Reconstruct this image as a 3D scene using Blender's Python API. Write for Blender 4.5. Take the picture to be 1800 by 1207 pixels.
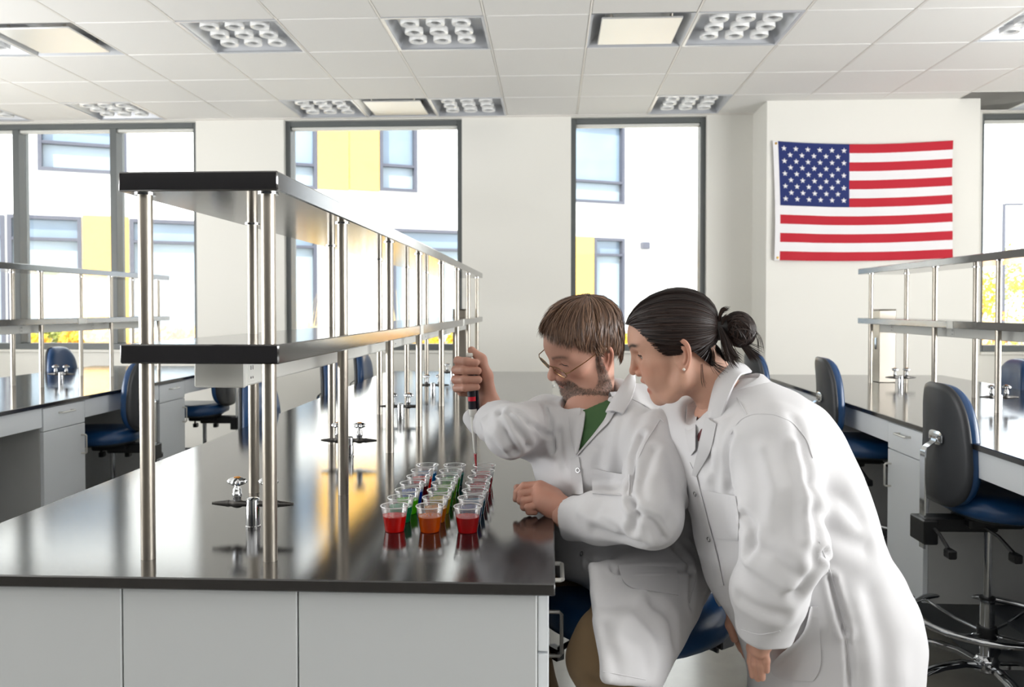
import bpy, math, random
import numpy as np
from mathutils import Vector, Matrix, noise as mnoise
PI = math.pi
for _o in list(bpy.data.objects):
    bpy.data.objects.remove(_o)
SC = bpy.context.scene
C = SC.collection

# ------------------------------------------------------------------ camera, sky, sun, big lights, exposure
CAMZ, FPX, VPX, HZY = 1.37, 1430.0, 968.0, 540.0      # eye height, focal length in px, vanishing point of the depth axis, horizon (1800x1207)
YAW, PIT = math.atan((VPX - 900) / FPX), 0.020
SHY = (603.5 - FPX * math.tan(PIT)) - HZY
cam = bpy.data.cameras.new('camera'); camo = bpy.data.objects.new('camera', cam); C.objects.link(camo)
camo.location = (0, 0, CAMZ)
camo.rotation_euler = (PI / 2 - PIT, 0, YAW)
cam.sensor_width = 36.0; cam.lens = FPX / 1800 * 36.0; cam.shift_y = -SHY / 1800
cam.clip_start = 0.05; cam.clip_end = 300
cam.dof.use_dof = True; cam.dof.focus_distance = 1.85; cam.dof.aperture_fstop = 6.3
SC.camera = camo

world = bpy.data.worlds.new('daylight'); SC.world = world; world.use_nodes = True
bg = world.node_tree.nodes['Background']
bg.inputs[0].default_value = (0.88, 0.94, 1.0, 1); bg.inputs[1].default_value = 3.5

def light(name, kind, loc, rot, energy, size=None, size_y=None, color=(1, 1, 1)):
    l = bpy.data.lights.new(name, kind); o = bpy.data.objects.new(name, l); C.objects.link(o)
    o.location = loc; o.rotation_euler = rot; l.energy = energy; l.color = color
    if kind == 'AREA':
        l.shape = 'RECTANGLE'; l.size = size; l.size_y = size_y or size
    return o
_s = light('sun', 'SUN', (0, -10, 20), (math.radians(52), 0, math.radians(-22)), 7.2, color=(1, 0.96, 0.88)); _s.data.angle = 0.01
light('fill_light_behind', 'AREA', (-0.4, -1.9, 2.98), (math.radians(20), 0, 0), 62, 8.0, 2.6, (1, 0.985, 0.96))      # added fill lamp over the unseen rear half of the room, no real fixtures
light('daylight_right_windows', 'AREA', (5.45, 1.1, 1.6), (0, PI / 2 + 0.55, 0), 540, 2.1, 5.6, (0.97, 0.985, 1))        # window wall on the right
light('daylight_left_windows', 'AREA', (-6.1, 2.0, 1.6), (0, -PI / 2 - 0.55, 0), 430, 2.1, 6.0, (0.97, 0.985, 1))
SC.view_settings.view_transform = 'Standard'; SC.view_settings.look = 'None'
SC.view_settings.gamma = 1.0; SC.view_settings.use_curve_mapping = False
SC.view_settings.exposure = 0.14

# ------------------------------------------------------------------ pixel helpers (a photo pixel -> a place at a known depth or height)
_cy, _sy, _cp, _sp = math.cos(YAW), math.sin(YAW), math.cos(PIT), math.sin(PIT)
CR = np.array((_cy, _sy, 0.0)); CF = np.array((-_sy * _cp, _cy * _cp, -_sp)); CU = np.array((-_sy * _sp, _cy * _sp, _cp))
def ray(u, v):
    return CF + CR * ((u - 900) / FPX) + CU * ((603.5 - SHY - v) / FPX)
def at(u, v, Y):
    d = ray(u, v); t = Y / d[1]; return np.array((d[0] * t, Y, CAMZ + d[2] * t))
def atz(u, v, z):
    d = ray(u, v); t = (z - CAMZ) / d[2]; return np.array((d[0] * t, d[1] * t, z))
def atx(u, v, X):
    d = ray(u, v); t = X / d[0]; return np.array((X, d[1] * t, CAMZ + d[2] * t))

# ------------------------------------------------------------------ materials
def lin(r, g=None, b=None):
    if g is None: r, g, b = r
    f = lambda c: c / 12.92 if c <= 0.04045 else ((c + 0.055) / 1.055) ** 2.4
    return tuple(f(c / 255.0) for c in (r, g, b)) + (1.0,)
def mat(name, col, rough=0.5, metal=0.0, spec=0.5, bump=0.0, bscale=80.0, vary=0.0, vscale=6.0, sheen=0.0, stretch=None, coat=0.0, sss=0.0, attr=None, ior=None):
    m = bpy.data.materials.new(name); m.use_nodes = True
    nt = m.node_tree; N = nt.nodes; L = nt.links; b = N['Principled BSDF']
    b.inputs['Base Color'].default_value = col
    b.inputs['Roughness'].default_value = rough; b.inputs['Metallic'].default_value = metal
    b.inputs['Specular IOR Level'].default_value = spec
    if ior: b.inputs['IOR'].default_value = ior
    if sheen: b.inputs['Sheen Weight'].default_value = sheen
    if coat: b.inputs['Coat Weight'].default_value = coat; b.inputs['Coat Roughness'].default_value = 0.08
    if sss:
        b.inputs['Subsurface Weight'].default_value = sss; b.inputs['Subsurface Radius'].default_value = (1, 0.4, 0.25); b.inputs['Subsurface Scale'].default_value = 0.006
    tc = N.new('ShaderNodeTexCoord'); src = tc.outputs['Object']
    if stretch:
        mp = N.new('ShaderNodeMapping'); mp.inputs['Scale'].default_value = stretch; L.new(src, mp.inputs[0]); src = mp.outputs[0]
    colsock = None
    if attr:
        a = N.new('ShaderNodeAttribute'); a.attribute_name = attr; colsock = a.outputs['Color']
    if vary:
        nz = N.new('ShaderNodeTexNoise'); nz.inputs['Scale'].default_value = vscale; nz.inputs['Detail'].default_value = 5; L.new(src, nz.inputs['Vector'])
        rmp = N.new('ShaderNodeMapRange'); rmp.inputs['To Min'].default_value = 1 - vary; rmp.inputs['To Max'].default_value = 1 + vary
        rmp.inputs['From Min'].default_value = 0.25; rmp.inputs['From Max'].default_value = 0.75
        L.new(nz.outputs['Fac'], rmp.inputs['Value'])
        mx = N.new('ShaderNodeVectorMath'); mx.operation = 'SCALE'
        if colsock: L.new(colsock, mx.inputs[0])
        else: mx.inputs[0].default_value = col[:3]
        L.new(rmp.outputs[0], mx.inputs['Scale']); colsock = mx.outputs[0]
    if colsock: L.new(colsock, b.inputs['Base Color'])
    if bump:
        nz = N.new('ShaderNodeTexNoise'); nz.inputs['Scale'].default_value = bscale; nz.inputs['Detail'].default_value = 4; L.new(src, nz.inputs['Vector'])
        bp = N.new('ShaderNodeBump'); bp.inputs['Strength'].default_value = bump; bp.inputs['Distance'].default_value = 0.002
        L.new(nz.outputs['Fac'], bp.inputs['Height']); L.new(bp.outputs[0], b.inputs['Normal'])
    return m
def glassy(name, tint=(1, 1, 1, 1), milk=0.0, milkcol=(1, 1, 1, 1), rough=0.03, ior=1.45):
    """thin clear sheet: lets light straight through, mirrors by Fresnel, with a little milkiness"""
    m = bpy.data.materials.new(name); m.use_nodes = True; nt = m.node_tree; N = nt.nodes; L = nt.links
    N.remove(N['Principled BSDF']); out = N['Material Output']
    tr = N.new('ShaderNodeBsdfTransparent'); tr.inputs[0].default_value = tint
    gl = N.new('ShaderNodeBsdfGlossy'); gl.inputs['Roughness'].default_value = rough
    fr = N.new('ShaderNodeFresnel'); fr.inputs['IOR'].default_value = ior
    mx = N.new('ShaderNodeMixShader'); L.new(fr.outputs[0], mx.inputs[0]); L.new(tr.outputs[0], mx.inputs[1]); L.new(gl.outputs[0], mx.inputs[2])
    last = mx
    if milk:
        df = N.new('ShaderNodeBsdfDiffuse'); df.inputs[0].default_value = milkcol
        tl = N.new('ShaderNodeBsdfTranslucent'); tl.inputs[0].default_value = milkcol
        ad = N.new('ShaderNodeMixShader'); ad.inputs[0].default_value = 0.5; L.new(df.outputs[0], ad.inputs[1]); L.new(tl.outputs[0], ad.inputs[2])
        m2 = N.new('ShaderNodeMixShader'); m2.inputs[0].default_value = milk; L.new(mx.outputs[0], m2.inputs[1]); L.new(ad.outputs[0], m2.inputs[2]); last = m2
    L.new(last.outputs[0], out.inputs[0])
    return m
M = {}
M['wall'] = mat('wall_paint', lin(236, 234, 227), 0.85, bump=0.08, bscale=350)
M['tile'] = mat('ceiling_tile', lin(238, 236, 232), 0.9, bump=0.5, bscale=260, vary=0.015, vscale=200)
M['grid'] = mat('grid_white', lin(240, 236, 230), 0.5)
M['floor'] = mat('polished_concrete', lin(124, 121, 113), 0.16, bump=0.02, bscale=9, vary=0.18, vscale=5, ior=1.75)
M['frame'] = mat('window_frame', lin(98, 102, 102), 0.45)
M['pane'] = glassy('window_glass', (0.97, 0.98, 0.98, 1))
M['resin'] = mat('black_resin', lin(30, 28, 30), 0.09, bump=0.03, bscale=500, vary=0.06, vscale=300, ior=2.0)
M['steel'] = mat('brushed_steel', lin(178, 171, 160), 0.34, 1.0, bump=0.06, bscale=60, stretch=(14, 14, 0.4))
M['chrome'] = mat('chrome', lin(205, 207, 210), 0.07, 1.0)
M['cab'] = mat('cabinet_laminate', lin(234, 238, 242), 0.4, bump=0.03, bscale=500)
M['cab_shaded'] = mat('cabinet_laminate_shaded', lin(204, 207, 208), 0.42, bump=0.03, bscale=500)  # same laminate as the cabinets, greyer because shade is put into its colour
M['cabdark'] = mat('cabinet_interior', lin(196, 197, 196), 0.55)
M['toe'] = mat('toe_kick', lin(44, 48, 56), 0.4)
M['satin'] = mat('satin_nickel', lin(214, 212, 206), 0.38, 0.7)
M['plastic_w'] = mat('white_plastic', lin(226, 226, 220), 0.45)
M['dark'] = mat('dark_slot', lin(52, 54, 56), 0.5)
M['vinyl'] = mat('navy_vinyl', lin(24, 66, 112), 0.30, bump=0.12, bscale=420, coat=0.15)
M['shell'] = mat('black_shell', lin(44, 46, 50), 0.42, bump=0.1, bscale=600)
M['black'] = mat('black_plastic', lin(24, 25, 28), 0.42)
M['lamp_metal'] = mat('fixture_metal', lin(206, 208, 212), 0.32, 0.25)
M['lamp_ring'] = mat('ring_acrylic', lin(240, 240, 238), 0.25)
M['plaque'] = mat('diffuser_metal', lin(214, 213, 210), 0.3, 0.2)
M['gunmetal'] = mat('gunmetal', lin(104, 102, 100), 0.3, 0.9)
M['orange'] = mat('orange_index', lin(214, 140, 46), 0.4)

# ------------------------------------------------------------------ mesh builder and object helpers
class MB:
    def __init__(self): self.v = []; self.f = []; self.m = []
    def add(self, vs, fs, mi=0):
        o = len(self.v); self.v.extend([tuple(map(float, p)) for p in vs]); self.f.extend([tuple(i + o for i in f) for f in fs]); self.m.extend([mi] * len(fs)); return self
    def box(self, lo, hi, bev=0.0, mi=0, X=None):
        lo = np.minimum(lo, hi) if False else np.array(lo, float); hi = np.array(hi, float)
        b = min(bev, 0.49 * min(abs(hi - lo))) if bev else 0
        if not b:
            vs = [(x, y, z) for x in (lo[0], hi[0]) for y in (lo[1], hi[1]) for z in (lo[2], hi[2])]
            fs = [(0, 1, 3, 2), (4, 6, 7, 5), (0, 4, 5, 1), (2, 3, 7, 6), (0, 2, 6, 4), (1, 5, 7, 3)]
        else:
            vs = []; 
            for ix in (0, 1):
                for iy in (0, 1):
                    for iz in (0, 1):
                        p = np.array(((lo, hi)[ix][0], (lo, hi)[iy][1], (lo, hi)[iz][2])); s = np.array((1 - 2 * ix, 1 - 2 * iy, 1 - 2 * iz)) * b
                        for a in range(3):
                            q = p + s; q[a] = p[a]; vs.append(q)
            I = lambda ix, iy, iz, a: ((ix * 2 + iy) * 2 + iz) * 3 + a
            fs = [(I(0,0,0,0),I(0,0,1,0),I(0,1,1,0),I(0,1,0,0)), (I(1,0,0,0),I(1,1,0,0),I(1,1,1,0),I(1,0,1,0)),
                  (I(0,0,0,1),I(1,0,0,1),I(1,0,1,1),I(0,0,1,1)), (I(0,1,0,1),I(0,1,1,1),I(1,1,1,1),I(1,1,0,1)),
                  (I(0,0,0,2),I(0,1,0,2),I(1,1,0,2),I(1,0,0,2)), (I(0,0,1,2),I(1,0,1,2),I(1,1,1,2),I(0,1,1,2))]
            for iy in (0, 1):
                for iz in (0, 1): fs.append((I(0,iy,iz,1),I(1,iy,iz,1),I(1,iy,iz,2),I(0,iy,iz,2)))
            for ix in (0, 1):
                for iz in (0, 1): fs.append((I(ix,0,iz,0),I(ix,1,iz,0),I(ix,1,iz,2),I(ix,0,iz,2)))
            for ix in (0, 1):
                for iy in (0, 1): fs.append((I(ix,iy,0,0),I(ix,iy,1,0),I(ix,iy,1,1),I(ix,iy,0,1)))
            for ix in (0, 1):
                for iy in (0, 1):
                    for iz in (0, 1): fs.append((I(ix,iy,iz,0),I(ix,iy,iz,1),I(ix,iy,iz,2)))
        if X is not None: vs = [X @ Vector(p) for p in vs]
        return self.add(vs, fs, mi)
    def tube(self, pts, r, n=10, cap=True, mi=0, flat=None):
        pts = [Vector(p) for p in pts]; k = len(pts); r = list(r) if hasattr(r, '__len__') else [r] * k
        vs, fs = [], []; prev = None
        for i, p in enumerate(pts):
            t = (pts[min(i + 1, k - 1)] - pts[max(i - 1, 0)]).normalized()
            a = prev - t * prev.dot(t) if prev is not None else (Vector((0, 0, 1)).cross(t) if abs(t.z) < 0.9 else Vector((1, 0, 0)).cross(t))
            a = a.normalized(); prev = a; b = t.cross(a)
            for j in range(n):
                w = 2 * PI * j / n; fa, fb = (flat if flat else (1, 1))
                vs.append(p + (a * math.cos(w) * fa + b * math.sin(w) * fb) * r[i])
        for i in range(k - 1):
            for j in range(n):
                fs.append((i * n + j, i * n + (j + 1) % n, (i + 1) * n + (j + 1) % n, (i + 1) * n + j))
        if cap: fs.append(tuple(range(n - 1, -1, -1))); fs.append(tuple((k - 1) * n + j for j in range(n)))
        return self.add(vs, fs, mi)
    def lathe(self, prof, n=24, org=(0, 0, 0), mi=0, axis='z', caps=True):
        vs, fs = [], []; k = len(prof)
        for (r, z) in prof:
            for j in range(n):
                w = 2 * PI * j / n; p = (r * math.cos(w), r * math.sin(w), z)
                if axis == 'x': p = (p[2], p[0], p[1])
                elif axis == 'y': p = (p[1], p[2], p[0])
                vs.append((p[0] + org[0], p[1] + org[1], p[2] + org[2]))
        for i in range(k - 1):
            for j in range(n): fs.append((i * n + j, i * n + (j + 1) % n, (i + 1) * n + (j + 1) % n, (i + 1) * n + j))
        if caps:
            fs.append(tuple(range(n - 1, -1, -1))); fs.append(tuple((k - 1) * n + j for j in range(n)))
        return self.add(vs, fs, mi)
    def grid(self, P, mi=0, closeu=False, closev=False):
        """P: array [a][b][3] of points -> quads"""
        a, b = len(P), len(P[0]); vs = [p for row in P for p in row]; fs = []
        for i in range(a if closeu else a - 1):
            for j in range(b if closev else b - 1):
                i2, j2 = (i + 1) % a, (j + 1) % b; fs.append((i * b + j, i * b + j2, i2 * b + j2, i2 * b + j))
        return self.add(vs, fs, mi)
    def mesh(self, name, mats, smooth=40):
        me = bpy.data.meshes.new(name); me.from_pydata(self.v, [], self.f)
        for m in (mats if isinstance(mats, (list, tuple)) else [mats]): me.materials.append(m)
        if len(me.materials) > 1: me.polygons.foreach_set('material_index', self.m)
        if smooth:
            me.polygons.foreach_set('use_smooth', [True] * len(me.polygons)); me.update(); me.set_sharp_from_angle(angle=math.radians(smooth))
        me.update(); return me
    def build(self, name, mats, parent=None, label=None, smooth=40):
        return link(name, self.mesh(name, mats, smooth), parent, label)
def link(name, me, parent=None, label=None, loc=None):
    o = bpy.data.objects.new(name, me); C.objects.link(o)
    if parent is not None: o.parent = parent
    if label: o['label'] = label
    if loc is not None: o.location = loc
    return o
def fixn(o):
    """outward normals for a closed mesh"""
    import bmesh
    bm = bmesh.new(); bm.from_mesh(o.data); bmesh.ops.recalc_face_normals(bm, faces=bm.faces); bm.to_mesh(o.data); bm.free(); return o
def thing(name, label, cat, loc=(0, 0, 0), rotz=0.0, group=None):
    o = bpy.data.objects.new(name, None); C.objects.link(o); o.empty_display_size = 0.05
    o.location = [float(x) for x in loc]; o.rotation_euler = (0, 0, rotz); o['label'] = label; o['category'] = cat
    if group: o['group'] = group
    return o
def tag(o, label, cat, group=None):
    o['label'] = label; o['category'] = cat
    if group: o['group'] = group
    return o
def struct(o):
    o['kind'] = 'structure'; return o
def sempty(name, loc=(0, 0, 0)):
    o = bpy.data.objects.new(name, None); C.objects.link(o); o.location = loc; o['kind'] = 'structure'; return o
def dup(root, loc, rotz, label, group=None):
    r = root.copy(); C.objects.link(r); r.location = loc; r.rotation_euler = (0, 0, rotz); r['label'] = label
    if group: r['group'] = group
    for ch in list(root.children):
        c = ch.copy(); C.objects.link(c); c.parent = r
        for g in list(ch.children):
            d = g.copy(); C.objects.link(d); d.parent = c
    return r

# ------------------------------------------------------------------ the room
CZ = 3.05; WY = 7.20; XL, XR, YB = -6.25, 5.6, -4.0
b = MB().box((XL - 0.2, YB - 0.2, -0.1), (XR + 0.2, WY + 0.22, 0)); struct(b.build('floor', M['floor'], smooth=0))
WINS = []   # x0, x1, mullions
wx = lambda u: (u - VPX) / FPX * 7.26
WINS = [(-6.1, wx(340), [wx(184), wx(4)]), (wx(498), wx(813), []), (wx(1003), wx(1236), []), (3.70, 5.45, [4.62])]
WZ0, WZ1 = 0.985, 3.04
b = MB()
edges = [XL - 0.2] + [e for w in WINS for e in w[:2]] + [XR + 0.2]
for i in range(0, len(edges), 2): b.box((edges[i], WY, 0), (edges[i + 1], WY + 0.22, CZ + 0.1))
for w in WINS:
    b.box((w[0], WY, 0), (w[1], WY + 0.22, WZ0)); b.box((w[0], WY, WZ1), (w[1], WY + 0.22, CZ + 0.1))
struct(b.build('wall_back', M['wall'], smooth=0))
PX0, PX1, PY = 1.756, 3.455, 6.75
struct(MB().box((PX0, PY, 0), (PX1, WY + 0.01, CZ + 0.02), 0.004).build('wall_pier', M['wall']))
struct(MB().box((XL - 0.2, YB, 0), (XL, WY, CZ + 0.1)).build('wall_left', M['wall'], smooth=0))
struct(MB().box((XR, YB, 0), (XR + 0.2, WY, CZ + 0.1)).build('wall_right', M['wall'], smooth=0))
struct(MB().box((XL - 0.2, YB - 0.2, 0), (XR + 0.2, YB, CZ + 0.1)).build('wall_rear', M['dark'], smooth=0))
for i, (x0, x1, ms) in enumerate(WINS):
    w = sempty('window_%d' % (i + 1), ((x0 + x1) / 2, WY + 0.05, WZ0)); ox, oy, oz = w.location
    y0, y1 = 0.0, 0.15; t = 0.046; H = WZ1 - WZ0; hw = (x1 - x0) / 2
    MB().box((-hw, y0, 0), (-hw + t, y1, H), 0.003).build('frame_jamb', M['frame'], w)
    MB().box((hw - t, y0, 0), (hw, y1, H), 0.003).build('frame_jamb', M['frame'], w)
    MB().box((-hw + t, y0, H - t), (hw - t, y1, H), 0.003).build('frame_head', M['frame'], w)
    MB().box((-hw + t, y0, 0), (hw - t, y1, 0.055), 0.003).build('frame_sill', M['frame'], w)
    xs = sorted([-hw + t] + [m - ox for m in ms] + [hw - t])
    for m in ms: MB().box((m - ox - 0.03, y0, 0.055), (m - ox + 0.03, y1, H - t), 0.003).build('mullion', M['frame'], w)
    for a, c in zip(xs, xs[1:]):
        MB().box((a, 0.10, 0.05), (c, 0.106, H - t + 0.004)).build('pane', M['pane'], w, smooth=0)
    MB().box((-hw + t, 0.02, H - t - 0.028), (hw - t, 0.075, H - t - 0.0005), 0.006).build('shade_roll', M['plastic_w'], w)
for i, (x0, x1) in enumerate([(XL, WINS[0][1]), (WINS[1][0], WINS[1][1]), (WINS[2][0], WINS[2][1]), (WINS[3][0], XR)]):
    struct(MB().box((x0 - 0.0, WY - 0.02, WZ0 - 0.022), (x1 + 0.0, WY + 0.055, WZ0 - 0.001), 0.003).build('trim_%d' % (i + 1), M['wall']))
for nm, x0, x1, y in (('baseboard_back', XL, PX0, WY), ('baseboard_pier', PX0, PX1, PY), ('baseboard_back_right', PX1, XR, WY)):
    struct(MB().box((x0, y - 0.012, 0), (x1, y + 0.001, 0.10), 0.002).build(nm, M['toe']))

# ceiling: a 0.61 m grid of lay-in tiles on exposed runners; fixtures fill some of the cells
G = 0.61; gx = lambda k: -0.384 + G * k; gy = lambda j: 4.715 + G * j
ceil = struct(MB().box((XL - 0.2, YB - 0.2, CZ + 0.17), (XR + 0.2, WY + 0.22, CZ + 0.22)).build('ceiling', M['tile'], smooth=0))
LIGHTS = {(-3, 0), (-1, 0), (2, 0), (5, 0), (-6, 0), (-6, 3), (-3, 3), (-1, 3), (2, 3), (-8, 3), (7, 3)}
VENTS = {(-5, 0), (1, 0), (-2, 3)}
tme = MB().box((-0.2985, -0.2990, 0), (0.2985, 0.2990, 0.016), 0.003).mesh('ceiling_tile', M['tile'])
tme.materials[0] = M['tile']
for j in range(-3, 4):
    for k in range(-10, 10):
        if (k, j) in LIGHTS or (k, j) in VENTS: continue
        cx, cy = gx(k) + G / 2, gy(j) + G / 2
        if cx < XL - 0.2 or cx > XR + 0.2: continue
        if cy > PY - 0.05 and PX0 - 0.1 < cx < PX1 + 0.1: cy = PY - 0.31 + 0.12
        if cy != gy(j) + G / 2: continue
        link('ceiling_tile', tme, ceil, loc=(cx, cy, CZ))
# tiles of the last row in front of the pier are cut short
for k in range(3, 7):
    x0, x1 = gx(k) + 0.003, gx(k + 1) - 0.003; y0 = gy(3) + 0.003
    if x0 < PX0 or x1 > PX1: y1 = gy(4) - 0.003
    else: y1 = PY
    bb = MB()
    if k == 3:
        bb.box((x0, y0, CZ), (x1, PY, CZ + 0.016)); bb.box((x0, PY, CZ), (PX0, gy(4) - 0.003, CZ + 0.016))
    elif k == 6:
        bb.box((x0, y0, CZ), (x1, PY, CZ + 0.016)); bb.box((PX1, PY, CZ), (x1, gy(4) - 0.003, CZ + 0.016))
    else: bb.box((x0, y0, CZ), (x1, y1, CZ + 0.016), 0.003)
    bb.build('ceiling_tile', M['tile'], ceil, smooth=0)
MB().box((XL, YB, CZ), (XR, gy(-3) - 0.02, CZ + 0.02)).build('ceiling_panel', M['tile'], ceil, smooth=0)
MB().box((XL, gy(4) + 0.004, CZ - 0.004), (PX0, WY, CZ + 0.02)).build('ceiling_edge', M['grid'], ceil, smooth=0)
MB().box((PX1, gy(4) + 0.004, CZ - 0.004), (XR, WY, CZ + 0.02)).build('ceiling_edge', M['grid'], ceil, smooth=0)
rme = MB().box((-0.0048, gy(-3), 0), (0.0048, gy(4), 0.03), 0.001).mesh('grid_runner', M['grid'])
for k in range(-9, 10): link('grid_runner', rme, ceil, loc=(gx(k), 0, CZ - 0.0015))
cme = MB().box((XL, -0.0035, 0), (XR, 0.0035, 0.03), 0.0008).mesh('grid_tee', M['grid'])
for j in range(-3, 5): link('grid_tee', cme, ceil, loc=(0, gy(j), CZ + 0.006))

# ceiling lights: shallow metal troughs with nine acrylic rings
def ring_mesh():
    prof = [(0.036, 0.0), (0.054, -0.006), (0.057, -0.001), (0.057, 0.028), (0.053, 0.030), (0.046, 0.026), (0.040, 0.012), (0.036, 0.0)]
    return MB().lathe(prof, 28, caps=False).mesh('ring', M['lamp_ring'])
def lightbox_mesh():
    b = MB(); w = 0.300; w2 = 0.255; h = 0.085
    for s in (1, -1):
        b.grid([[(-w, s * w, 0), (w, s * w, 0)], [(-w2, s * w2, h), (w2, s * w2, h)]])
        b.grid([[(s * w, -w, 0), (s * w, w, 0)], [(s * w2, -w2, h), (s * w2, w2, h)]])
        b.box((-w - 0.003, min(s * w, s * (w - 0.016)), -0.003), (w + 0.003, max(s * w, s * (w - 0.016)), 0.004)); b.box((min(s * w, s * (w - 0.016)), -w, -0.003), (max(s * w, s * (w - 0.016)), w, 0.004))
    b.grid([[(-w2, -w2, h), (w2, -w2, h)], [(-w2, w2, h), (w2, w2, h)]])
    return b.mesh('housing', M['lamp_metal'], smooth=30)
def lamp_label(k, j):
    return None
rm, lm = ring_mesh(), lightbox_mesh()
LL = {(-3, 0): 'square ring light in the ceiling near row, above the shelf of the centre bench', (-1, 0): 'square ring light in the ceiling near row, left of the square air diffuser at centre',
      (2, 0): 'square ring light in the near ceiling row, touching the warm air diffuser', (5, 0): 'square ring light at the right edge of the picture, near ceiling row',
      (-6, 0): 'square ring light at the left edge, beside the large open air diffuser', (-6, 3): 'square ring light in the ceiling above the wide left window',
      (-3, 3): 'square ring light above the middle window, left of the small air diffuser', (-1, 3): 'square ring light above the middle window, right of the small air diffuser',
      (2, 3): 'square ring light above the tall window beside the flag pier', (-8, 3): 'square ring light far left along the window wall', (7, 3): 'square ring light far right above the window beyond the flag'}
for (k, j) in sorted(LIGHTS):
    lb = LL.get((k, j))
    if lb is None: continue
    t = thing('ceiling_light', lb, 'ceiling light', (gx(k) + G / 2, gy(j) + G / 2, CZ), 0, 'nine-ring ceiling lights')
    link('housing', lm, t)
    for a in (-1, 0, 1):
        for c in (-1, 0, 1): link('ring', rm, t, loc=(a * 0.155, c * 0.155, 0.012))
def vent(k, j, lab):
    t = thing('air_diffuser', lab, 'air vent', (gx(k) + G / 2, gy(j) + G / 2, CZ), 0, 'plaque air diffusers')
    b = MB(); w, w2, h = 0.300, 0.20, 0.11
    for s in (1, -1):
        b.grid([[(-w, s * w, 0), (w, s * w, 0)], [(-w2, s * w2, h), (w2, s * w2, h)]]); b.grid([[(s * w, -w, 0), (s * w, w, 0)], [(s * w2, -w2, h), (s * w2, w2, h)]])
    b.grid([[(-w2, -w2, h), (w2, -w2, h)], [(-w2, w2, h), (w2, w2, h)]]); b.build('cone', M['lamp_metal'], t, smooth=30)
    MB().box((-0.235, -0.235, -0.004), (0.235, 0.235, 0.008), 0.004).build('plaque', M['plaque'], t)
    for sx in (-1, 1):
        for sy in (-1, 1): MB().tube([(sx * 0.17, sy * 0.17, 0.006), (sx * 0.19, sy * 0.19, 0.11)], 0.009, 8).build('bracket', M['steel'], t)
vent(-5, 0, 'large square air diffuser in the near ceiling row at the upper left')
vent(1, 0, 'square air diffuser with a warm tinted plaque, near ceiling row right of centre')
vent(-2, 3, 'small bright air diffuser in the ceiling above the middle window')
# ------------------------------------------------------------------ lab benches
BH = 0.914
def worktop(label, x0, x1, y0, y1, notch=None):
    t = MB().box((x0, y0, BH - 0.021), (x1, y1, BH), 0.0022)
    o = t.build('worktop', M['resin'])
    return tag(o, label, 'worktop')
def drawer_cabinet(label, xf, s, y0, y1, handle_y, depth=0.56, group=None):
    """one base cabinet; the front looks along s (+1: +x, -1: -x)"""
    t = thing('base_cabinet', label, 'cabinet', (xf, (y0 + y1) / 2, 0.232), 0, group)
    w = (y1 - y0) / 2; top = BH - 0.021 - 0.232; zs = 0.775 - 0.232
    fl = lambda x: (min(x), max(x))
    def bx(n, m, xa, xb, ya, yb, za, zb, bev=0.0015, par=t):
        xa, xb = sorted((xa * s, xb * s)); return MB().box((xa, ya, za), (xb, yb, zb), bev).build(n, m, par)
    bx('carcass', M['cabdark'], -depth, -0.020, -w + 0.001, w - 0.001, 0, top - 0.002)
    d = bx('drawer', M['cab'], -0.019, 0, -w + 0.002, w - 0.002, zs + 0.002, top - 0.006)
    dr = bx('door', M['cab'], -0.019, 0, -w + 0.002, w - 0.002, 0.002, zs - 0.002)
    hz = (zs + top) / 2 + 0.02
    MB().tube([(s * -0.002, -0.05, hz), (s * 0.022, -0.05, hz), (s * 0.026, -0.046, hz), (s * 0.026, 0.046, hz), (s * 0.022, 0.05, hz), (s * -0.002, 0.05, hz)], 0.0042, 8).build('handle', M['satin'], d)
    hy = handle_y * (w - 0.035); h0 = zs - 0.06
    MB().tube([(s * -0.002, hy, h0), (s * 0.022, hy, h0), (s * 0.027, hy, h0 - 0.005), (s * 0.027, hy, h0 - 0.09), (s * 0.022, hy, h0 - 0.095), (s * -0.002, hy, h0 - 0.095)], 0.0042, 8).build('handle', M['satin'], dr)
    return t
def knee_panel(label, xf, s, y0, y1, depth=0.5):
    """knee space between cabinets: shallow apron in front, modesty panel at the back"""
    t = thing('knee_space_panel', label, 'panel', (xf, (y0 + y1) / 2, 0.232))
    w = (y1 - y0) / 2 - 0.002; top = BH - 0.021 - 0.232
    xa, xb = sorted((-0.003 * s, -0.021 * s)); MB().box((xa, -w, top - 0.095), (xb, w, top - 0.001), 0.0015).build('apron', M['cab'], t)
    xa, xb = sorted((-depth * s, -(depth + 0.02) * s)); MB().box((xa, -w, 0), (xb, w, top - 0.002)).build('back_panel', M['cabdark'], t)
    return t
def toe(x0, x1, y0, y1, lab):
    t = tag(MB().box((x0, y0, 0), (x1, y1, 0.2315), 0.004).build('bench_plinth', M['toe']), lab, 'plinth'); return t
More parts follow.
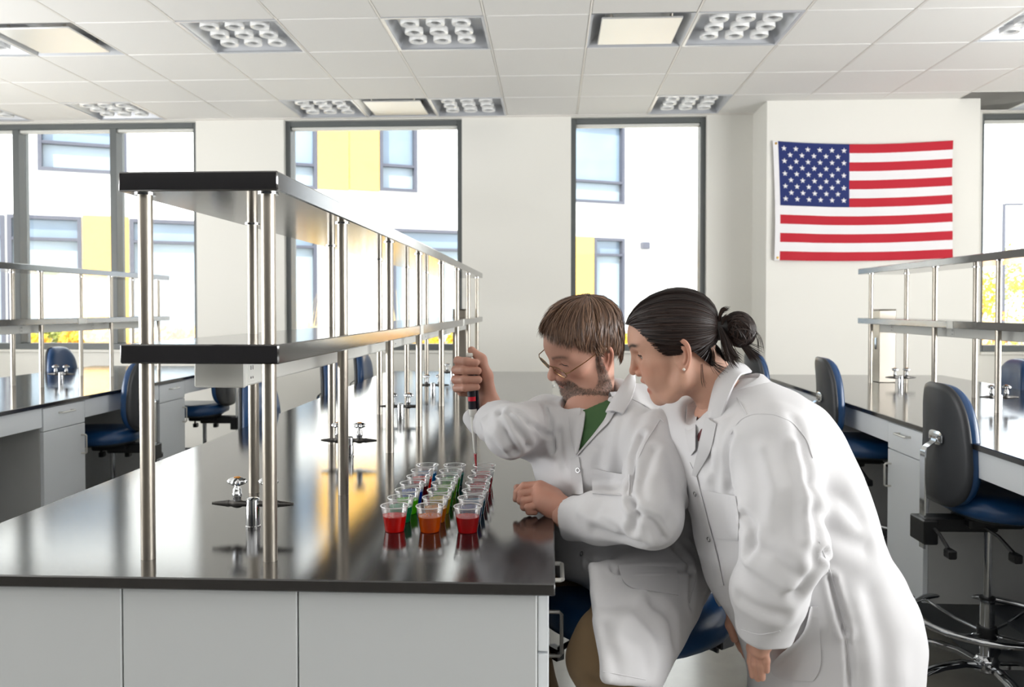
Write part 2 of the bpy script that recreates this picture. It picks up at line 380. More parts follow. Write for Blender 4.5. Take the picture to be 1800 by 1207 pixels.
def shelf_unit(label, xn, xf, x0, x1, y0, y1, nearposts, farposts, side, clips, pedestal=None, box_y=None):
    """two resin shelves carried on steel tubes that stand on the worktop; a power raceway under the lower shelf"""
    t = thing('reagent_shelf', label, 'shelf', ((x0 + x1) / 2, (y0 + y1) / 2, BH)); ox, oy, oz = t.location
    Z1, Z2, T = 1.305 - oz, 1.608 - oz, 0.0345
    up = MB().box((x0 - ox, y0 - oy, Z2 - T), (x1 - ox, y1 - oy, Z2), 0.0025).build('upper_shelf', M['resin'], t)
    lo = MB().box((x0 - ox, y0 - oy, Z1 - T), (x1 - ox, y1 - oy, Z1), 0.0025).build('lower_shelf', M['resin'], t)
    pm = MB().lathe([(0.0128, 0.0), (0.0128, Z1 - T)], 20).lathe([(0.0128, Z1), (0.0128, Z2 - T)], 20, caps=False).mesh('post', M['steel'], smooth=50)
    fl = MB().lathe([(0.0185, Z2 - T - 0.0025), (0.0185, Z2 - T - 0.0002)], 20).mesh('flange', M['chrome'], smooth=30)
    for x, ys in ((xn, nearposts), (xf, farposts)):
        for y in ys:
            p = link('post', pm, t, loc=(x - ox, y - oy, 0)); link('flange', fl, p)
    # raceway
    rx = ((x0 + x1) / 2) - ox; zb = Z1 - T
    ys = (box_y if box_y else y0 + 0.05) - oy
    r = MB().box((rx - 0.047, ys, zb - 0.049), (rx + 0.047, y1 - oy - 0.04, zb), 0.003).build('raceway', M['plastic_w'], t)
    MB().box((rx - 0.0485, ys - 0.012, zb - 0.0505), (rx + 0.0485, ys, zb), 0.003).build('end_cap', M['plastic_w'], r)
    n = 0
    yy = ys + 0.025
    while yy < y1 - oy - 0.2:
        for s in (1, -1):
            MB().box((rx + s * 0.0465 - 0.0015, yy - 0.018, zb - 0.042), (rx + s * 0.0465 + 0.0015, yy + 0.018, zb - 0.006), 0.001).build('outlet', M['plastic_w'], r)
            for dy in (-0.005, 0.005): 
                MB().box((rx + s * 0.0482 - 0.0004, yy + dy - 0.001, zb - 0.019), (rx + s * 0.0482 + 0.0004, yy + dy + 0.001, zb - 0.011)).box((rx + s * 0.0482 - 0.0004, yy + dy - 0.0015, zb - 0.036), (rx + s * 0.0482 + 0.0004, yy + dy + 0.0015, zb - 0.032)).build('outlet_slot', M['dark'], r)
        yy += 0.72
    for (y, wd) in clips:
        for x in ((x1,) if side > 0 else (x0,)):
            MB().box((x - ox - 0.0015, y - oy - wd / 2, Z1 - T - 0.001), (x - ox + 0.0015, y - oy + wd / 2, Z1 + 0.001)).build('joint_clip', M['plastic_w'], t)
    return t

# centre bench
CX0, CX1, CY0, CY1 = -1.165, 0.008, 1.335, 5.77
worktop('long black worktop of the centre bench carrying the coloured cups', CX0, CX1, CY0, CY1)
t = thing('bench_end_panel', 'shade-toned three-panel end of the centre bench facing the camera', 'panel', ((CX0 + CX1) / 2, 1.367, 0.232))
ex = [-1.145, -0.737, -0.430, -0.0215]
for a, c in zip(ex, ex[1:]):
    MB().box((a + 0.0012 + 0.5785, -0.010, -0.08), (c - 0.0012 + 0.5785, 0.008, BH - 0.0215 - 0.232), 0.002).build('panel', M['cab_shaded'], t)
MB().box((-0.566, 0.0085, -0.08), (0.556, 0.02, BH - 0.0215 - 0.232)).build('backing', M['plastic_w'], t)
toe(-1.08, -0.085, 1.45, 5.70, 'dark recessed plinth under the centre bench')
drawer_cabinet('white drawer cabinet at the near right corner of the centre bench', -0.003, 1, 1.390, 1.775, 1)
knee_panel('apron and back panel of the knee space where the man sits', -0.003, 1, 1.778, 2.60)
drawer_cabinet('white drawer cabinet of the centre bench beyond the seated man', -0.003, 1, 2.603, 2.953, -1)
knee_panel('second knee space apron along the right side of the centre bench', -0.003, 1, 2.956, 3.78)
drawer_cabinet('third white cabinet along the right side of the centre bench', -0.003, 1, 3.783, 4.133, -1)
knee_panel('third knee space apron along the right side of the centre bench', -0.003, 1, 4.136, 4.95)
drawer_cabinet('last white cabinet on the right side of the centre bench near the windows', -0.003, 1, 4.953, 5.70, -1)
for y0, y1, nm in ((1.39, 1.775, 'nearest'), (2.603, 2.953, 'second'), (3.783, 4.133, 'third'), (4.953, 5.70, 'farthest')):
    drawer_cabinet('%s white cabinet on the left side of the centre bench' % nm, -1.15, -1, y0, y1, -1)
for y0, y1, nm in ((1.778, 2.60, 'first'), (2.956, 3.78, 'second'), (4.136, 4.95, 'third')):
    knee_panel('%s knee space apron on the left side of the centre bench' % nm, -1.15, -1, y0, y1)
shelf_unit('tall two-tier black shelf on steel tubes along the centre bench', -0.505, -0.730, -0.760, -0.475, 1.40, 5.66,
           [1.437, 1.955, 2.53, 3.10, 3.745, 4.37, 4.97, 5.56], [1.437, 1.965, 2.68, 3.44, 4.10, 4.76, 5.42], 1, [(2.98, 0.07), (4.42, 0.07)], box_y=1.50)

# left bench
LX0, LX1, LY0, LY1 = -3.57, -2.40, 1.75, 6.20
worktop('black worktop of the left bench by the wide window', LX0, LX1, LY0, LY1)
toe(LX0 + 0.22, LX1 - 0.22, LY0 + 0.1, LY1 - 0.08, 'dark recessed plinth under the left bench')
pat = [('c', 2.59, 2.94), ('k', 2.943, 3.752), ('c', 3.755, 4.103), ('k', 4.106, 4.905), ('c', 4.908, 5.256), ('k', 5.259, 6.13)]
rank = {2.59: 'nearest', 3.755: 'middle', 4.908: 'farthest', 2.943: 'nearest', 4.106: 'middle', 5.259: 'farthest'}
for kd, a, c in pat:
    if kd == 'c': drawer_cabinet('%s white drawer cabinet on the left bench, aisle side' % rank[a], LX1 - 0.014, 1, a, c, 1)
    else: knee_panel('%s knee space apron on the left bench, aisle side' % rank[a], LX1 - 0.014, 1, a, c)
for kd, a, c in pat:
    if kd == 'c': drawer_cabinet('%s white cabinet on the window side of the left bench' % rank[a], LX0 + 0.014, -1, a, c, 1)
shelf_unit('two-tier shelf on steel tubes along the left bench', -2.905, -3.135, -3.165, -2.875, 2.2, 6.02,
           [2.6, 3.2, 3.87, 4.51, 5.25, 5.90], [2.6, 3.25, 3.9, 4.6, 5.29, 5.96], 1, [(4.87, 0.09)])

# right bench
RX0, RX1, RY0, RY1 = 1.415, 2.63, 1.6, 5.60
worktop('black worktop of the right bench reflecting bright window light', RX0, RX1, RY0, RY1)
toe(RX0 + 0.235, RX1 - 0.235, RY0 + 0.1, RY1 - 0.08, 'dark recessed plinth under the right bench')
pat = [('k', 1.7, 2.36), ('k', 2.364, 3.172), ('c', 3.175, 3.512), ('k', 3.515, 4.30), ('c', 4.303, 4.65), ('k', 4.653, 5.53)]
rank = {3.175: 'near', 4.303: 'far', 1.7: 'nearest', 2.364: 'second', 3.515: 'third', 4.653: 'farthest'}
for kd, a, c in pat:
    if kd == 'c': drawer_cabinet('%s white drawer cabinet on the right bench facing the woman' % rank[a], RX0 + 0.014, -1, a, c, 1)
    else: knee_panel('%s knee space apron on the right bench facing the woman' % rank[a], RX0 + 0.014, -1, a, c)
for kd, a, c in pat:
    if kd == 'c': drawer_cabinet('%s white cabinet on the far side of the right bench' % rank[a], RX1 - 0.014, 1, a, c, 1)
shelf_unit('two-tier shelf on steel tubes along the right bench under the flag', 1.935, 2.145, 1.905, 2.175, 1.9, 5.15,
           [2.4, 3.0, 3.615, 4.20, 5.02], [2.5, 3.35, 4.22, 5.02], -1, [(3.98, 0.06)])

def column(label, x, y, w):
    t = thing('service_column', label, 'column', (x, y, BH))
    MB().box((-w / 2, -w / 2, 0), (w / 2, w / 2, 0.438), 0.003).build('body', M['steel'], t)
    MB().box((-w / 2 - 0.002, -w / 2 - 0.002, 0.4385), (w / 2 + 0.002, w / 2 + 0.002, 0.445), 0.003).build('cap', M['steel'], t)
    MB().box((-w / 2 - 0.003, -0.012, 0.2), (-w / 2 - 0.0002, 0.012, 0.27)).build('cover_plate', M['chrome'], t)
column('square steel service column through the right bench shelf', 2.04, 5.08, 0.10)
column('grey steel service column at the far end of the centre shelf', -0.6175, 5.52, 0.09)

# gas taps
def make_tap(label, loc):
    t = thing('gas_tap', label, 'tap', loc, 0, 'twin gas taps on the benches')
    MB().lathe([(0.0155, 0.0), (0.0155, 0.003), (0.0142, 0.0045), (0.0142, 0.054), (0.0130, 0.0585), (0.008, 0.0612), (0.0005, 0.0618)], 24).build('pedestal', M['chrome'], t)
    for s in (-1, 1):
        def P(a): return [(x * s, 0, 0.0485) for x in a]
        xs = [0.0125, 0.022, 0.026, 0.033, 0.040, 0.044, 0.0505, 0.0505, 0.056, 0.0562, 0.062, 0.0622, 0.068, 0.0682, 0.074, 0.0742, 0.080, 0.0802, 0.086]
        rs = [0.0062, 0.0062, 0.0085, 0.0095, 0.0085, 0.0066, 0.0066, 0.0075, 0.0070, 0.0062, 0.0062, 0.0055, 0.0055, 0.0048, 0.0048, 0.0041, 0.0041, 0.0034, 0.0030]
        MB().tube([(x * s, 0, 0.0485) for x in xs], rs, 14).build('nozzle', M['gunmetal'], t)
        v = MB().lathe([(0.0055, 0.050), (0.0085, 0.058), (0.0085, 0.062), (0.0098, 0.064), (0.0098, 0.070), (0.0085, 0.072), (0.0085, 0.078), (0.006, 0.083), (0.0048, 0.086), (0.0048, 0.094)], 16, (s * 0.033, 0, 0)).build('valve', M['chrome'], t)
        b = MB(); n = 40; rings = []
        for (q, z) in ((0.30, 0.0895), (0.75, 0.0895), (1.0, 0.0925), (1.02, 0.096), (0.9, 0.0995), (0.55, 0.1025), (0.3, 0.1035)):
            rings.append([(s * 0.033 + q * (0.0165 + 0.0045 * math.cos(4 * w)) * math.cos(w), q * (0.0165 + 0.0045 * math.cos(4 * w)) * math.sin(w), z - (0.003 if q > 0.7 else 0) * (0.5 - 0.5 * math.cos(4 * w))) for w in [2 * PI * i / n for i in range(n)]])
        b.grid(rings, closev=True); b.f.append(tuple(range(n - 1, -1, -1))); b.m.append(0); b.f.append(tuple(6 * n + i for i in range(n))); b.m.append(0)
        h = b.build('handle', M['chrome'], t)
        MB().lathe([(0.0075, 0.1032), (0.006, 0.1043), (0.0005, 0.1048)], 16, (s * 0.033, 0, 0)).build('index_disc', M['orange'], h)
    return t
tap0 = make_tap('nearest twin gas tap, by the front posts of the centre bench', (-0.6175, 1.655, BH))
for loc, lb in (((-0.6175, 2.46, BH), 'second twin gas tap along the centre bench shelf'), ((-0.6175, 3.32, BH), 'third twin gas tap along the centre bench shelf'),
                ((-0.6175, 4.24, BH), 'fourth twin gas tap along the centre bench shelf'), ((-0.6175, 5.09, BH), 'farthest twin gas tap on the centre bench, by the raised hand'),
                ((-2.99, 4.83, BH), 'twin gas tap on the left bench between the shelf tubes'), ((-2.99, 3.98, BH), 'nearer twin gas tap on the left bench, at the picture edge'),
                ((2.035, 4.83, BH), 'twin gas tap on the right bench beside the steel column'), ((2.035, 3.79, BH), 'twin gas tap on the right bench above the nearest blue chair')):
    dup(tap0, loc, 0, lb)

# ------------------------------------------------------------------ lab chairs (built facing +x)
def make_chair(label, loc, rot):
    t = thing('lab_chair', label, 'chair', loc, rot, 'navy laboratory chairs')
    n = 40
    def sq(w, rx, ry, e=2.5):
        c, s = math.cos(w), math.sin(w); return (rx * math.copysign(abs(c) ** (2 / e), c), ry * math.copysign(abs(s) ** (2 / e), s))
    b = MB(); rings = []
    for q, z in ((0.55, 0.622), (0.9, 0.624), (0.985, 0.632), (1.0, 0.648), (0.99, 0.666), (0.955, 0.683), (0.88, 0.694), (0.72, 0.699), (0.45, 0.697), (0.15, 0.695)):
        rings.append([(x * 1.0 + 0.05, y, z + 0.012 * ((x / 0.21) ** 2 - (y / 0.21) ** 2) * (1 if z > 0.67 else 0.3) * q) for (x, y) in [sq(2 * PI * i / n, 0.205 * q, 0.215 * q) for i in range(n)]])
    b.grid(rings, closev=True); b.f.append(tuple(range(n - 1, -1, -1))); b.f.append(tuple(9 * n + i for i in range(n))); b.m += [0, 0]
    b.build('seat', M['vinyl'], t, smooth=60)
    b = MB(); rings = [[(x + 0.05, y, z) for (x, y) in [sq(2 * PI * i / n, 0.205 * q, 0.215 * q) for i in range(n)]] for q, z in ((0.5, 0.605), (0.80, 0.612), (0.86, 0.626))]
    b.grid(rings, closev=True); b.f.append(tuple(range(n - 1, -1, -1))); b.m += [0]; b.build('seat_pan', M['shell'], t)
    # mechanism and levers
    mch = MB().box((-0.235, -0.035, 0.555), (0.02, 0.035, 0.606), 0.006).box((-0.10, -0.07, 0.575), (0.09, 0.07, 0.610), 0.008).build('mechanism', M['black'], t)
    for (x, y, dx) in ((-0.05, -0.08, 0.05), (0.09, -0.08, 0.06), (-0.22, -0.04, 0.02)):
        MB().tube([(x, y + 0.03, 0.585), (x + dx * 0.4, y - 0.04, 0.565), (x + dx * 0.8, y - 0.09, 0.525)], [0.006, 0.006, 0.007], 8).box((x + dx * 0.8 - 0.014, y - 0.125, 0.497), (x + dx * 0.8 + 0.014, y - 0.083, 0.527), 0.004).build('lever', M['black'], mch)
    # back post and plate
    MB().box((-0.305, -0.055, 0.515), (-0.255, 0.055, 0.600), 0.004).build('post_socket', M['black'], t)
    bp = MB(); prof = [(-0.285, 0.49), (-0.285, 0.60), (-0.285, 0.835), (-0.278, 0.85), (-0.248, 0.872), (-0.246, 0.88)]
    bp.grid([[(x - 0.003, -0.018, z), (x + 0.003, -0.018, z), (x + 0.003, 0.018, z), (x - 0.003, 0.018, z)] for x, z in prof], closev=True)
    bp.f += [(3, 2, 1, 0), tuple(len(prof) * 4 - 4 + i for i in range(4))]; bp.m += [0, 0]
    bp.build('back_post', M['chrome'], t, smooth=30)
    b = MB(); rr = []
    for q, x in ((0.01, -0.2450), (0.9, -0.2450), (1.0, -0.2435), (1.0, -0.2395)):
        rr.append([(x, y * q, 0.885 + z * q) for (y, z) in [sq(2 * PI * i / 28, 0.050, 0.024, 3.2) for i in range(28)]])
    b.grid(rr, closev=True); pl = b.build('back_plate', M['chrome'], t)
    for y in (-0.03, 0, 0.03): MB().lathe([(0.0045, -0.2475), (0.0045, -0.2445)], 10, (0, y, 0.885), axis='x').build('screw', M['steel'], pl)
    # backrest: dark shell behind, padded vinyl in front
    zc, hh = 0.880, 0.200
    def outl(w, q):
        y, z = sq(w, 1.0, 1.0, 3.6); wid = 0.178 - 0.042 * (z * 0.5 + 0.5) ** 1.4; return y * wid * q, zc + z * hh * q
    m = 56
    def ringset(spec): return [[(x + 0.9 * y * y - 0.10 * (z - zc) ** 2 * 4, y, z) for (y, z) in [outl(2 * PI * i / m, q) for i in range(m)]] for q, x in spec]
    b = MB(); R = ringset(((0.02, -0.240), (0.5, -0.240), (0.90, -0.2385), (0.985, -0.233), (1.0, -0.226), (0.985, -0.219), (0.6, -0.2185))); b.grid(R, closev=True); b.f.append(tuple(range(m))); b.m += [0]
    b.build('back_shell', M['shell'], t, smooth=60)
    b = MB(); R = ringset(((0.6, -0.2180), (0.965, -0.2180), (0.985, -0.208), (0.975, -0.196), (0.93, -0.184), (0.82, -0.175), (0.6, -0.171), (0.3, -0.169), (0.04, -0.168))); b.grid(R, closev=True); b.f.append(tuple(8 * m + i for i in range(m))); b.m += [0]
    b.build('back_cushion', M['vinyl'], t, smooth=60)
    # column, foot ring, base
    MB().lathe([(0.014, 0.30), (0.014, 0.575)], 20).build('gas_column', M['chrome'], t)
    sl = MB().lathe([(0.024, 0.10), (0.024, 0.335), (0.020, 0.338)], 22).build('column_sleeve', M['chrome'], t)
    MB().lathe([(0.0262, 0.333), (0.0262, 0.342), (0.018, 0.344)], 22).build('collar', M['black'], sl)
    b = MB(); K = 56
    rr = [[((0.245 + 0.0115 * math.cos(v)) * math.cos(w), (0.245 + 0.0115 * math.cos(v)) * math.sin(w), 0.262 + 0.0115 * math.sin(v)) for v in [2 * PI * j / 10 for j in range(10)]] for w in [2 * PI * i / K for i in range(K)]]
    b.grid(rr, closeu=True, closev=True); fr = b.build('foot_ring', M['chrome'], t, smooth=80)
    for a in range(4):
        w = a * PI / 2 + 0.5; MB().tube([(0.028 * math.cos(w), 0.028 * math.sin(w), 0.215), (0.12 * math.cos(w), 0.12 * math.sin(w), 0.225), (0.24 * math.cos(w), 0.24 * math.sin(w), 0.255)], 0.006, 8).build('spoke', M['chrome'], fr)
    MB().lathe([(0.031, 0.195), (0.033, 0.20), (0.033, 0.232), (0.031, 0.237)], 22).build('ring_clamp', M['black'], fr)
    MB().lathe([(0.030, 0.075), (0.040, 0.082), (0.042, 0.115), (0.032, 0.132), (0.026, 0.135)], 24).build('hub', M['chrome'], t)
    for a in range(5):
        w = 2 * PI * a / 5 + 0.86; c, s = math.cos(w), math.sin(w)
        pr = [(0.03, 0.100, 0.019), (0.10, 0.112, 0.019), (0.18, 0.108, 0.018), (0.25, 0.094, 0.0165), (0.305, 0.080, 0.0155), (0.325, 0.074, 0.015)]
        b = MB(); L = []
        for (r, z, hw) in pr:
            L.append([(r * c - y * s, r * s + y * c, z + zz) for (y, zz) in ((-hw, -0.007), (-hw * 0.92, 0.006), (-hw * 0.4, 0.012), (hw * 0.4, 0.012), (hw * 0.92, 0.006), (hw, -0.007))])
        b.grid(L, closev=True); b.f += [(5, 4, 3, 2, 1, 0), tuple(30 + i for i in range(6))]; b.m += [0, 0]
        lg = b.build('leg', M['chrome'], t, smooth=50)
        x, y = 0.312 * c, 0.312 * s
        cb = MB().lathe([(0.006, 0.055), (0.006, 0.072)], 10, (x, y, 0))
        for k in (-1, 1):
            px, py = x - k * 0.013 * s, y + k * 0.013 * c
            Xm = Matrix.Translation((px, py, 0.0265)) @ Matrix.Rotation(w + PI / 2, 4, 'Z')
            q = MB().lathe([(0.010, -0.009), (0.022, -0.009), (0.026, -0.005), (0.026, 0.005), (0.022, 0.009), (0.010, 0.009)], 20, axis='x')
            cb.add([Xm @ Vector(v) for v in q.v], q.f)
        cb.box((x - 0.014, y - 0.014, 0.040), (x + 0.014, y + 0.014, 0.057), 0.005)
        cb.build('caster', M['black'], lg)
    return t
ch0 = make_chair('nearest navy lab chair at the right bench, showing its dark back shell and foot ring', (1.552, 2.95, 0), math.radians(1))
R_ = math.radians
UPPER = ('seat', 'seat_pan', 'mechanism', 'post_socket', 'back_post', 'back_plate', 'back_shell', 'back_cushion', 'gas_column')
def lift(t, dz, tall=1.0):
    for c in t.children:
        n = c.name.split('.')[0]
        if n in UPPER: c.location.z += dz
        if n in ('back_shell', 'back_cushion') and tall != 1.0: c.scale.z = tall; c.location.z += 1.08 * (1 - tall)
for c in ch0.children:
    if c.name.split('.')[0] in ('post_socket', 'back_post', 'back_plate', 'back_shell', 'back_cushion'): c.location.x += 0.055
lift(ch0, 0.025, 1.07)
for (x, y, a, dz, lb) in ((1.49, 4.00, -4, 0.05, 'navy lab chair at the right bench behind the bent woman'),
                      (2.49, 4.75, 178, 0, 'navy lab chair on the far side of the right bench, at the picture edge'),
                      (1.41, 5.10, 6, 0.02, 'navy lab chair at the right bench almost hidden behind the woman\'s hair bun'),
                      (0.235, 1.95, 180 + 38, 0, 'navy lab chair the man is sitting on'),
                      (-1.13, 3.47, -6, 0, 'navy lab chair at the left of the centre bench, nearest the white outlet box'),
                      (-1.15, 4.75, -2, 0, 'second navy lab chair along the left side of the centre bench'),
                      (-1.15, 5.55, -2, 0, 'farthest navy lab chair along the left side of the centre bench'),
                      (-2.46, 4.45, 186, 0, 'navy lab chair at the left bench, seen behind the front left steel post'),
                      (-2.44, 5.62, 182, 0, 'navy lab chair at the left bench below the white outlet box'),
                      (-3.50, 5.87, -4, 0, 'navy lab chair on the window side of the left bench')):
    r = dup(ch0, (x, y, 0), R_(a), lb)
    for c in r.children:
        if c.name.split('.')[0] in ('back_shell', 'back_cushion'): c.scale.z = 1; c.location.z = 0.025
    lift(r, dz - 0.025)

# ------------------------------------------------------------------ cups of coloured liquid
M['cup'] = glassy('clear_cup', (0.985, 0.985, 0.99, 1), 0.1, (0.95, 0.95, 0.95, 1), 0.06, 1.45)
_n = M['cup'].node_tree; _c = _n.nodes.new('ShaderNodeTexCoord'); _x = _n.nodes.new('ShaderNodeSeparateXYZ'); _n.links.new(_c.outputs['Object'], _x.inputs[0])
_r = _n.nodes.new('ShaderNodeMapRange'); _r.inputs['From Min'].default_value = 0.030; _r.inputs['From Max'].default_value = 0.036; _r.inputs['To Max'].default_value = 1.0; _n.links.new(_x.outputs[2], _r.inputs['Value'])
_z = _n.nodes.new('ShaderNodeTexNoise'); _z.inputs['Scale'].default_value = 900; _n.links.new(_c.outputs['Object'], _z.inputs['Vector'])
_q = _n.nodes.new('ShaderNodeMapRange'); _q.inputs['From Min'].default_value = 0.4; _q.inputs['From Max'].default_value = 0.7; _q.inputs['To Min'].default_value = 0.02; _q.inputs['To Max'].default_value = 0.36; _n.links.new(_z.outputs['Fac'], _q.inputs['Value'])
_m = _n.nodes.new('ShaderNodeMath'); _m.operation = 'MULTIPLY'; _n.links.new(_r.outputs[0], _m.inputs[0]); _n.links.new(_q.outputs[0], _m.inputs[1])
for _k in _n.nodes:
    if _k.type == 'MIX_SHADER' and not _k.inputs[0].is_linked and abs(_k.inputs[0].default_value - 0.1) < 1e-6: _n.links.new(_m.outputs[0], _k.inputs[0])
M['cuprim'] = glassy('cup_rim', (0.97, 0.97, 0.975, 1), 0.45, (0.98, 0.98, 0.98, 1), 0.06, 1.5)
def liquid(name, col, dens=0.84):
    m = bpy.data.materials.new(name); m.use_nodes = True; nt = m.node_tree; N = nt.nodes; L = nt.links
    N.remove(N['Principled BSDF']); out = N['Material Output']; c = lin(col)
    tr = N.new('ShaderNodeBsdfTransparent'); tr.inputs[0].default_value = c
    df = N.new('ShaderNodeBsdfDiffuse'); df.inputs[0].default_value = c
    tl = N.new('ShaderNodeBsdfTranslucent'); tl.inputs[0].default_value = c
    a = N.new('ShaderNodeMixShader'); a.inputs[0].default_value = 0.58; L.new(df.outputs[0], a.inputs[1]); L.new(tl.outputs[0], a.inputs[2])
    b_ = N.new('ShaderNodeMixShader'); b_.inputs[0].default_value = dens; L.new(tr.outputs[0], b_.inputs[1]); L.new(a.outputs[0], b_.inputs[2])
    gl = N.new('ShaderNodeBsdfGlossy'); gl.inputs['Roughness'].default_value = 0.04
    fr = N.new('ShaderNodeFresnel'); fr.inputs['IOR'].default_value = 1.33
    e = N.new('ShaderNodeMixShader'); L.new(fr.outputs[0], e.inputs[0]); L.new(b_.outputs[0], e.inputs[1]); L.new(gl.outputs[0], e.inputs[2])
    L.new(e.outputs[0], out.inputs[0]); return m
LQ = {'red': (255, 30, 24), 'orange': (255, 142, 14), 'deep red': (240, 18, 30), 'teal green': (10, 186, 130), 'lime green': (130, 232, 30), 'blue': (26, 104, 214),
      'dark maroon': (150, 20, 60), 'light blue': (30, 160, 215), 'amber': (250, 172, 20), 'yellow': (232, 214, 30), 'green': (60, 200, 30), 'yellow green': (160, 224, 30),
      'teal': (0, 160, 150), 'navy blue': (24, 70, 160), 'teal blue': (10, 120, 165), 'maroon': (170, 30, 64), 'crimson': (236, 20, 54)}
LM = {k: liquid(k.replace(' ', '_') + '_liquid', v) for k, v in LQ.items()}
CH, RB, RT = 0.053, 0.0197, 0.0277
rw = lambda z: RB + (RT - RB) * z / CH
wall = MB().lathe([(RB - 0.004, 0.0004), (RB, 0.0006), (rw(0.004), 0.004), (rw(0.02), 0.02), (rw(0.04), 0.04), (rw(CH - 0.003), CH - 0.003)], 36, caps=False)
wall.f.append(tuple(range(35, -1, -1))); wall.m.append(0)
cup_wall = wall.mesh('cup_wall', M['cup'], 60)
rim = MB(); rim.grid([[((RT + 0.0003 + 0.00115 * math.cos(v)) * math.cos(w), (RT + 0.0003 + 0.00115 * math.cos(v)) * math.sin(w), CH - 0.0012 + 0.0012 * math.sin(v)) for v in [2 * PI * j / 8 for j in range(8)]] for w in [2 * PI * i / 36 for i in range(36)]], closeu=True, closev=True)
cup_rim = rim.mesh('rim', M['cuprim'], 80)
def liq_mesh(h, m):
    return MB().lathe([(RB - 0.001, 0.0012), (rw(0.003) - 0.0007, 0.003), (rw(h * 0.5) - 0.0007, h * 0.5), (rw(h) - 0.0007, h - 0.0006), (rw(h) - 0.0012, h)], 36).mesh('liquid', m, 40)
ROWS = [(-0.317, 'left', ['red', 'teal green', 'lime green', 'blue', 'dark maroon', 'red', 'light blue']),
        (-0.2455, 'middle', ['orange', 'amber', 'yellow', 'green', 'yellow green', 'green', 'teal']),
        (-0.168, 'right', ['deep red', 'navy blue', 'teal blue', 'maroon', 'crimson', 'crimson', 'deep red'])]
ORD = ['front', 'second', 'third', 'fourth', 'fifth', 'sixth', 'last']
rnd = random.Random(4)
for x, nm, cols in ROWS:
    for i, cl in enumerate(cols):
        t = thing('plastic_cup', 'clear plastic cup of %s liquid, %s in the %s row%s' % (cl, ORD[i], nm, ', under the pipette tip' if (nm == 'right' and i == 6) else ''), 'cup',
                  (x + rnd.uniform(-0.0015, 0.0015), 1.641 + 0.0716 * i + rnd.uniform(-0.002, 0.002), BH + 0.0002), rnd.uniform(0, 6), 'cups of coloured liquid')
        cw = link('cup_wall', cup_wall, t); link('rim', cup_rim, cw)
        link('liquid', liq_mesh({'front': 0.032}.get(ORD[i], 0.031 + rnd.uniform(-0.002, 0.003)), LM[cl]), t)

# ------------------------------------------------------------------ flag on the pier
fl = thing('flag', 'American flag with stars and stripes pinned flat on the white pier', 'flag', (0, PY, 0))
M['fl_red'] = mat('flag_red', lin(190, 22, 44), 0.75, bump=0.1, bscale=900); M['fl_white'] = mat('flag_white', lin(238, 236, 238), 0.75, bump=0.1, bscale=900)
M['fl_blue'] = mat('flag_blue', lin(22, 40, 104), 0.75, bump=0.1, bscale=900); M['brass'] = mat('brass', lin(190, 150, 70), 0.3, 1.0)
tl, tr_, bl, br = at(1367.5, 248, PY - 0.02), at(1676, 246.5, PY - 0.02), at(1369.5, 457.5, PY - 0.02), at(1674, 453.5, PY - 0.02)
def fpt(a, c, off=0.0):
    p = (tl * (1 - a) + tr_ * a) * (1 - c) + (bl * (1 - a) + br * a) * c
    sag = 0.030 * math.sin(PI * a) * (1 - 0.55 * c)
    rip = 0.006 * math.sin(a * 14 + c * 5) * (0.3 + 0.7 * c) + 0.007 * math.sin(a * 6.5 - c * 3 + 1) + 0.004 * math.sin(a * 31 + 9 * c) * c
    sx = 0.010 * math.sin(PI * c) * (1 if a < 0.5 else -1) * abs(2 * a - 1)
    return (p[0] + sx, p[1] - PY - 0.006 + rip - off, p[2] - sag)
def patch(a0, a1, c0, c1, na, nc, off=0.0):
    return [[fpt(a0 + (a1 - a0) * i / na, c0 + (c1 - c0) * j / nc, off) for j in range(nc + 1)] for i in range(na + 1)]
CA = 0.408
for k in range(13):
    a0 = CA if k < 7 else 0.0
    MB().grid(patch(a0, 1.0, k / 13, (k + 1) / 13, 48 if k > 6 else 30, 3)).build('stripe', M['fl_red'] if k % 2 == 0 else M['fl_white'], fl, smooth=80)
ct = MB().grid(patch(0, CA, 0, 7 / 13, 24, 16)).build('canton', M['fl_blue'], fl, smooth=80)
for r in range(9):
    for q in range(6 if r % 2 == 0 else 5):
        a = CA * (0.082 + (q + (0.5 if r % 2 else 0)) * 0.168); c = 7 / 13 * (0.105 + r * 0.0985)
        vs = [fpt(a, c, 0.0012)]
        for i in range(10):
            w = PI / 2 + i * PI / 5; rad = 0.0245 if i % 2 == 0 else 0.0098
            vs.append(fpt(a + rad * math.cos(w) / 1.45, c - rad * math.sin(w) / 0.985, 0.0012))
        MB().add(vs, [(0, 1 + i, 1 + (i + 1) % 10) for i in range(10)]).build('star', M['fl_white'], ct, smooth=0)
hm = MB().grid(patch(-0.030, 0.0, 0, 1, 3, 30)).build('hem', M['fl_white'], fl, smooth=80)
for c in (0.02, 0.978):
    p = fpt(-0.012, c, 0.001); MB().lathe([(0.006, -0.0015), (0.010, -0.001), (0.010, 0.0008), (0.006, 0.001)], 14, (p[0], p[1], p[2]), axis='y').build('grommet', M['brass'], hm)

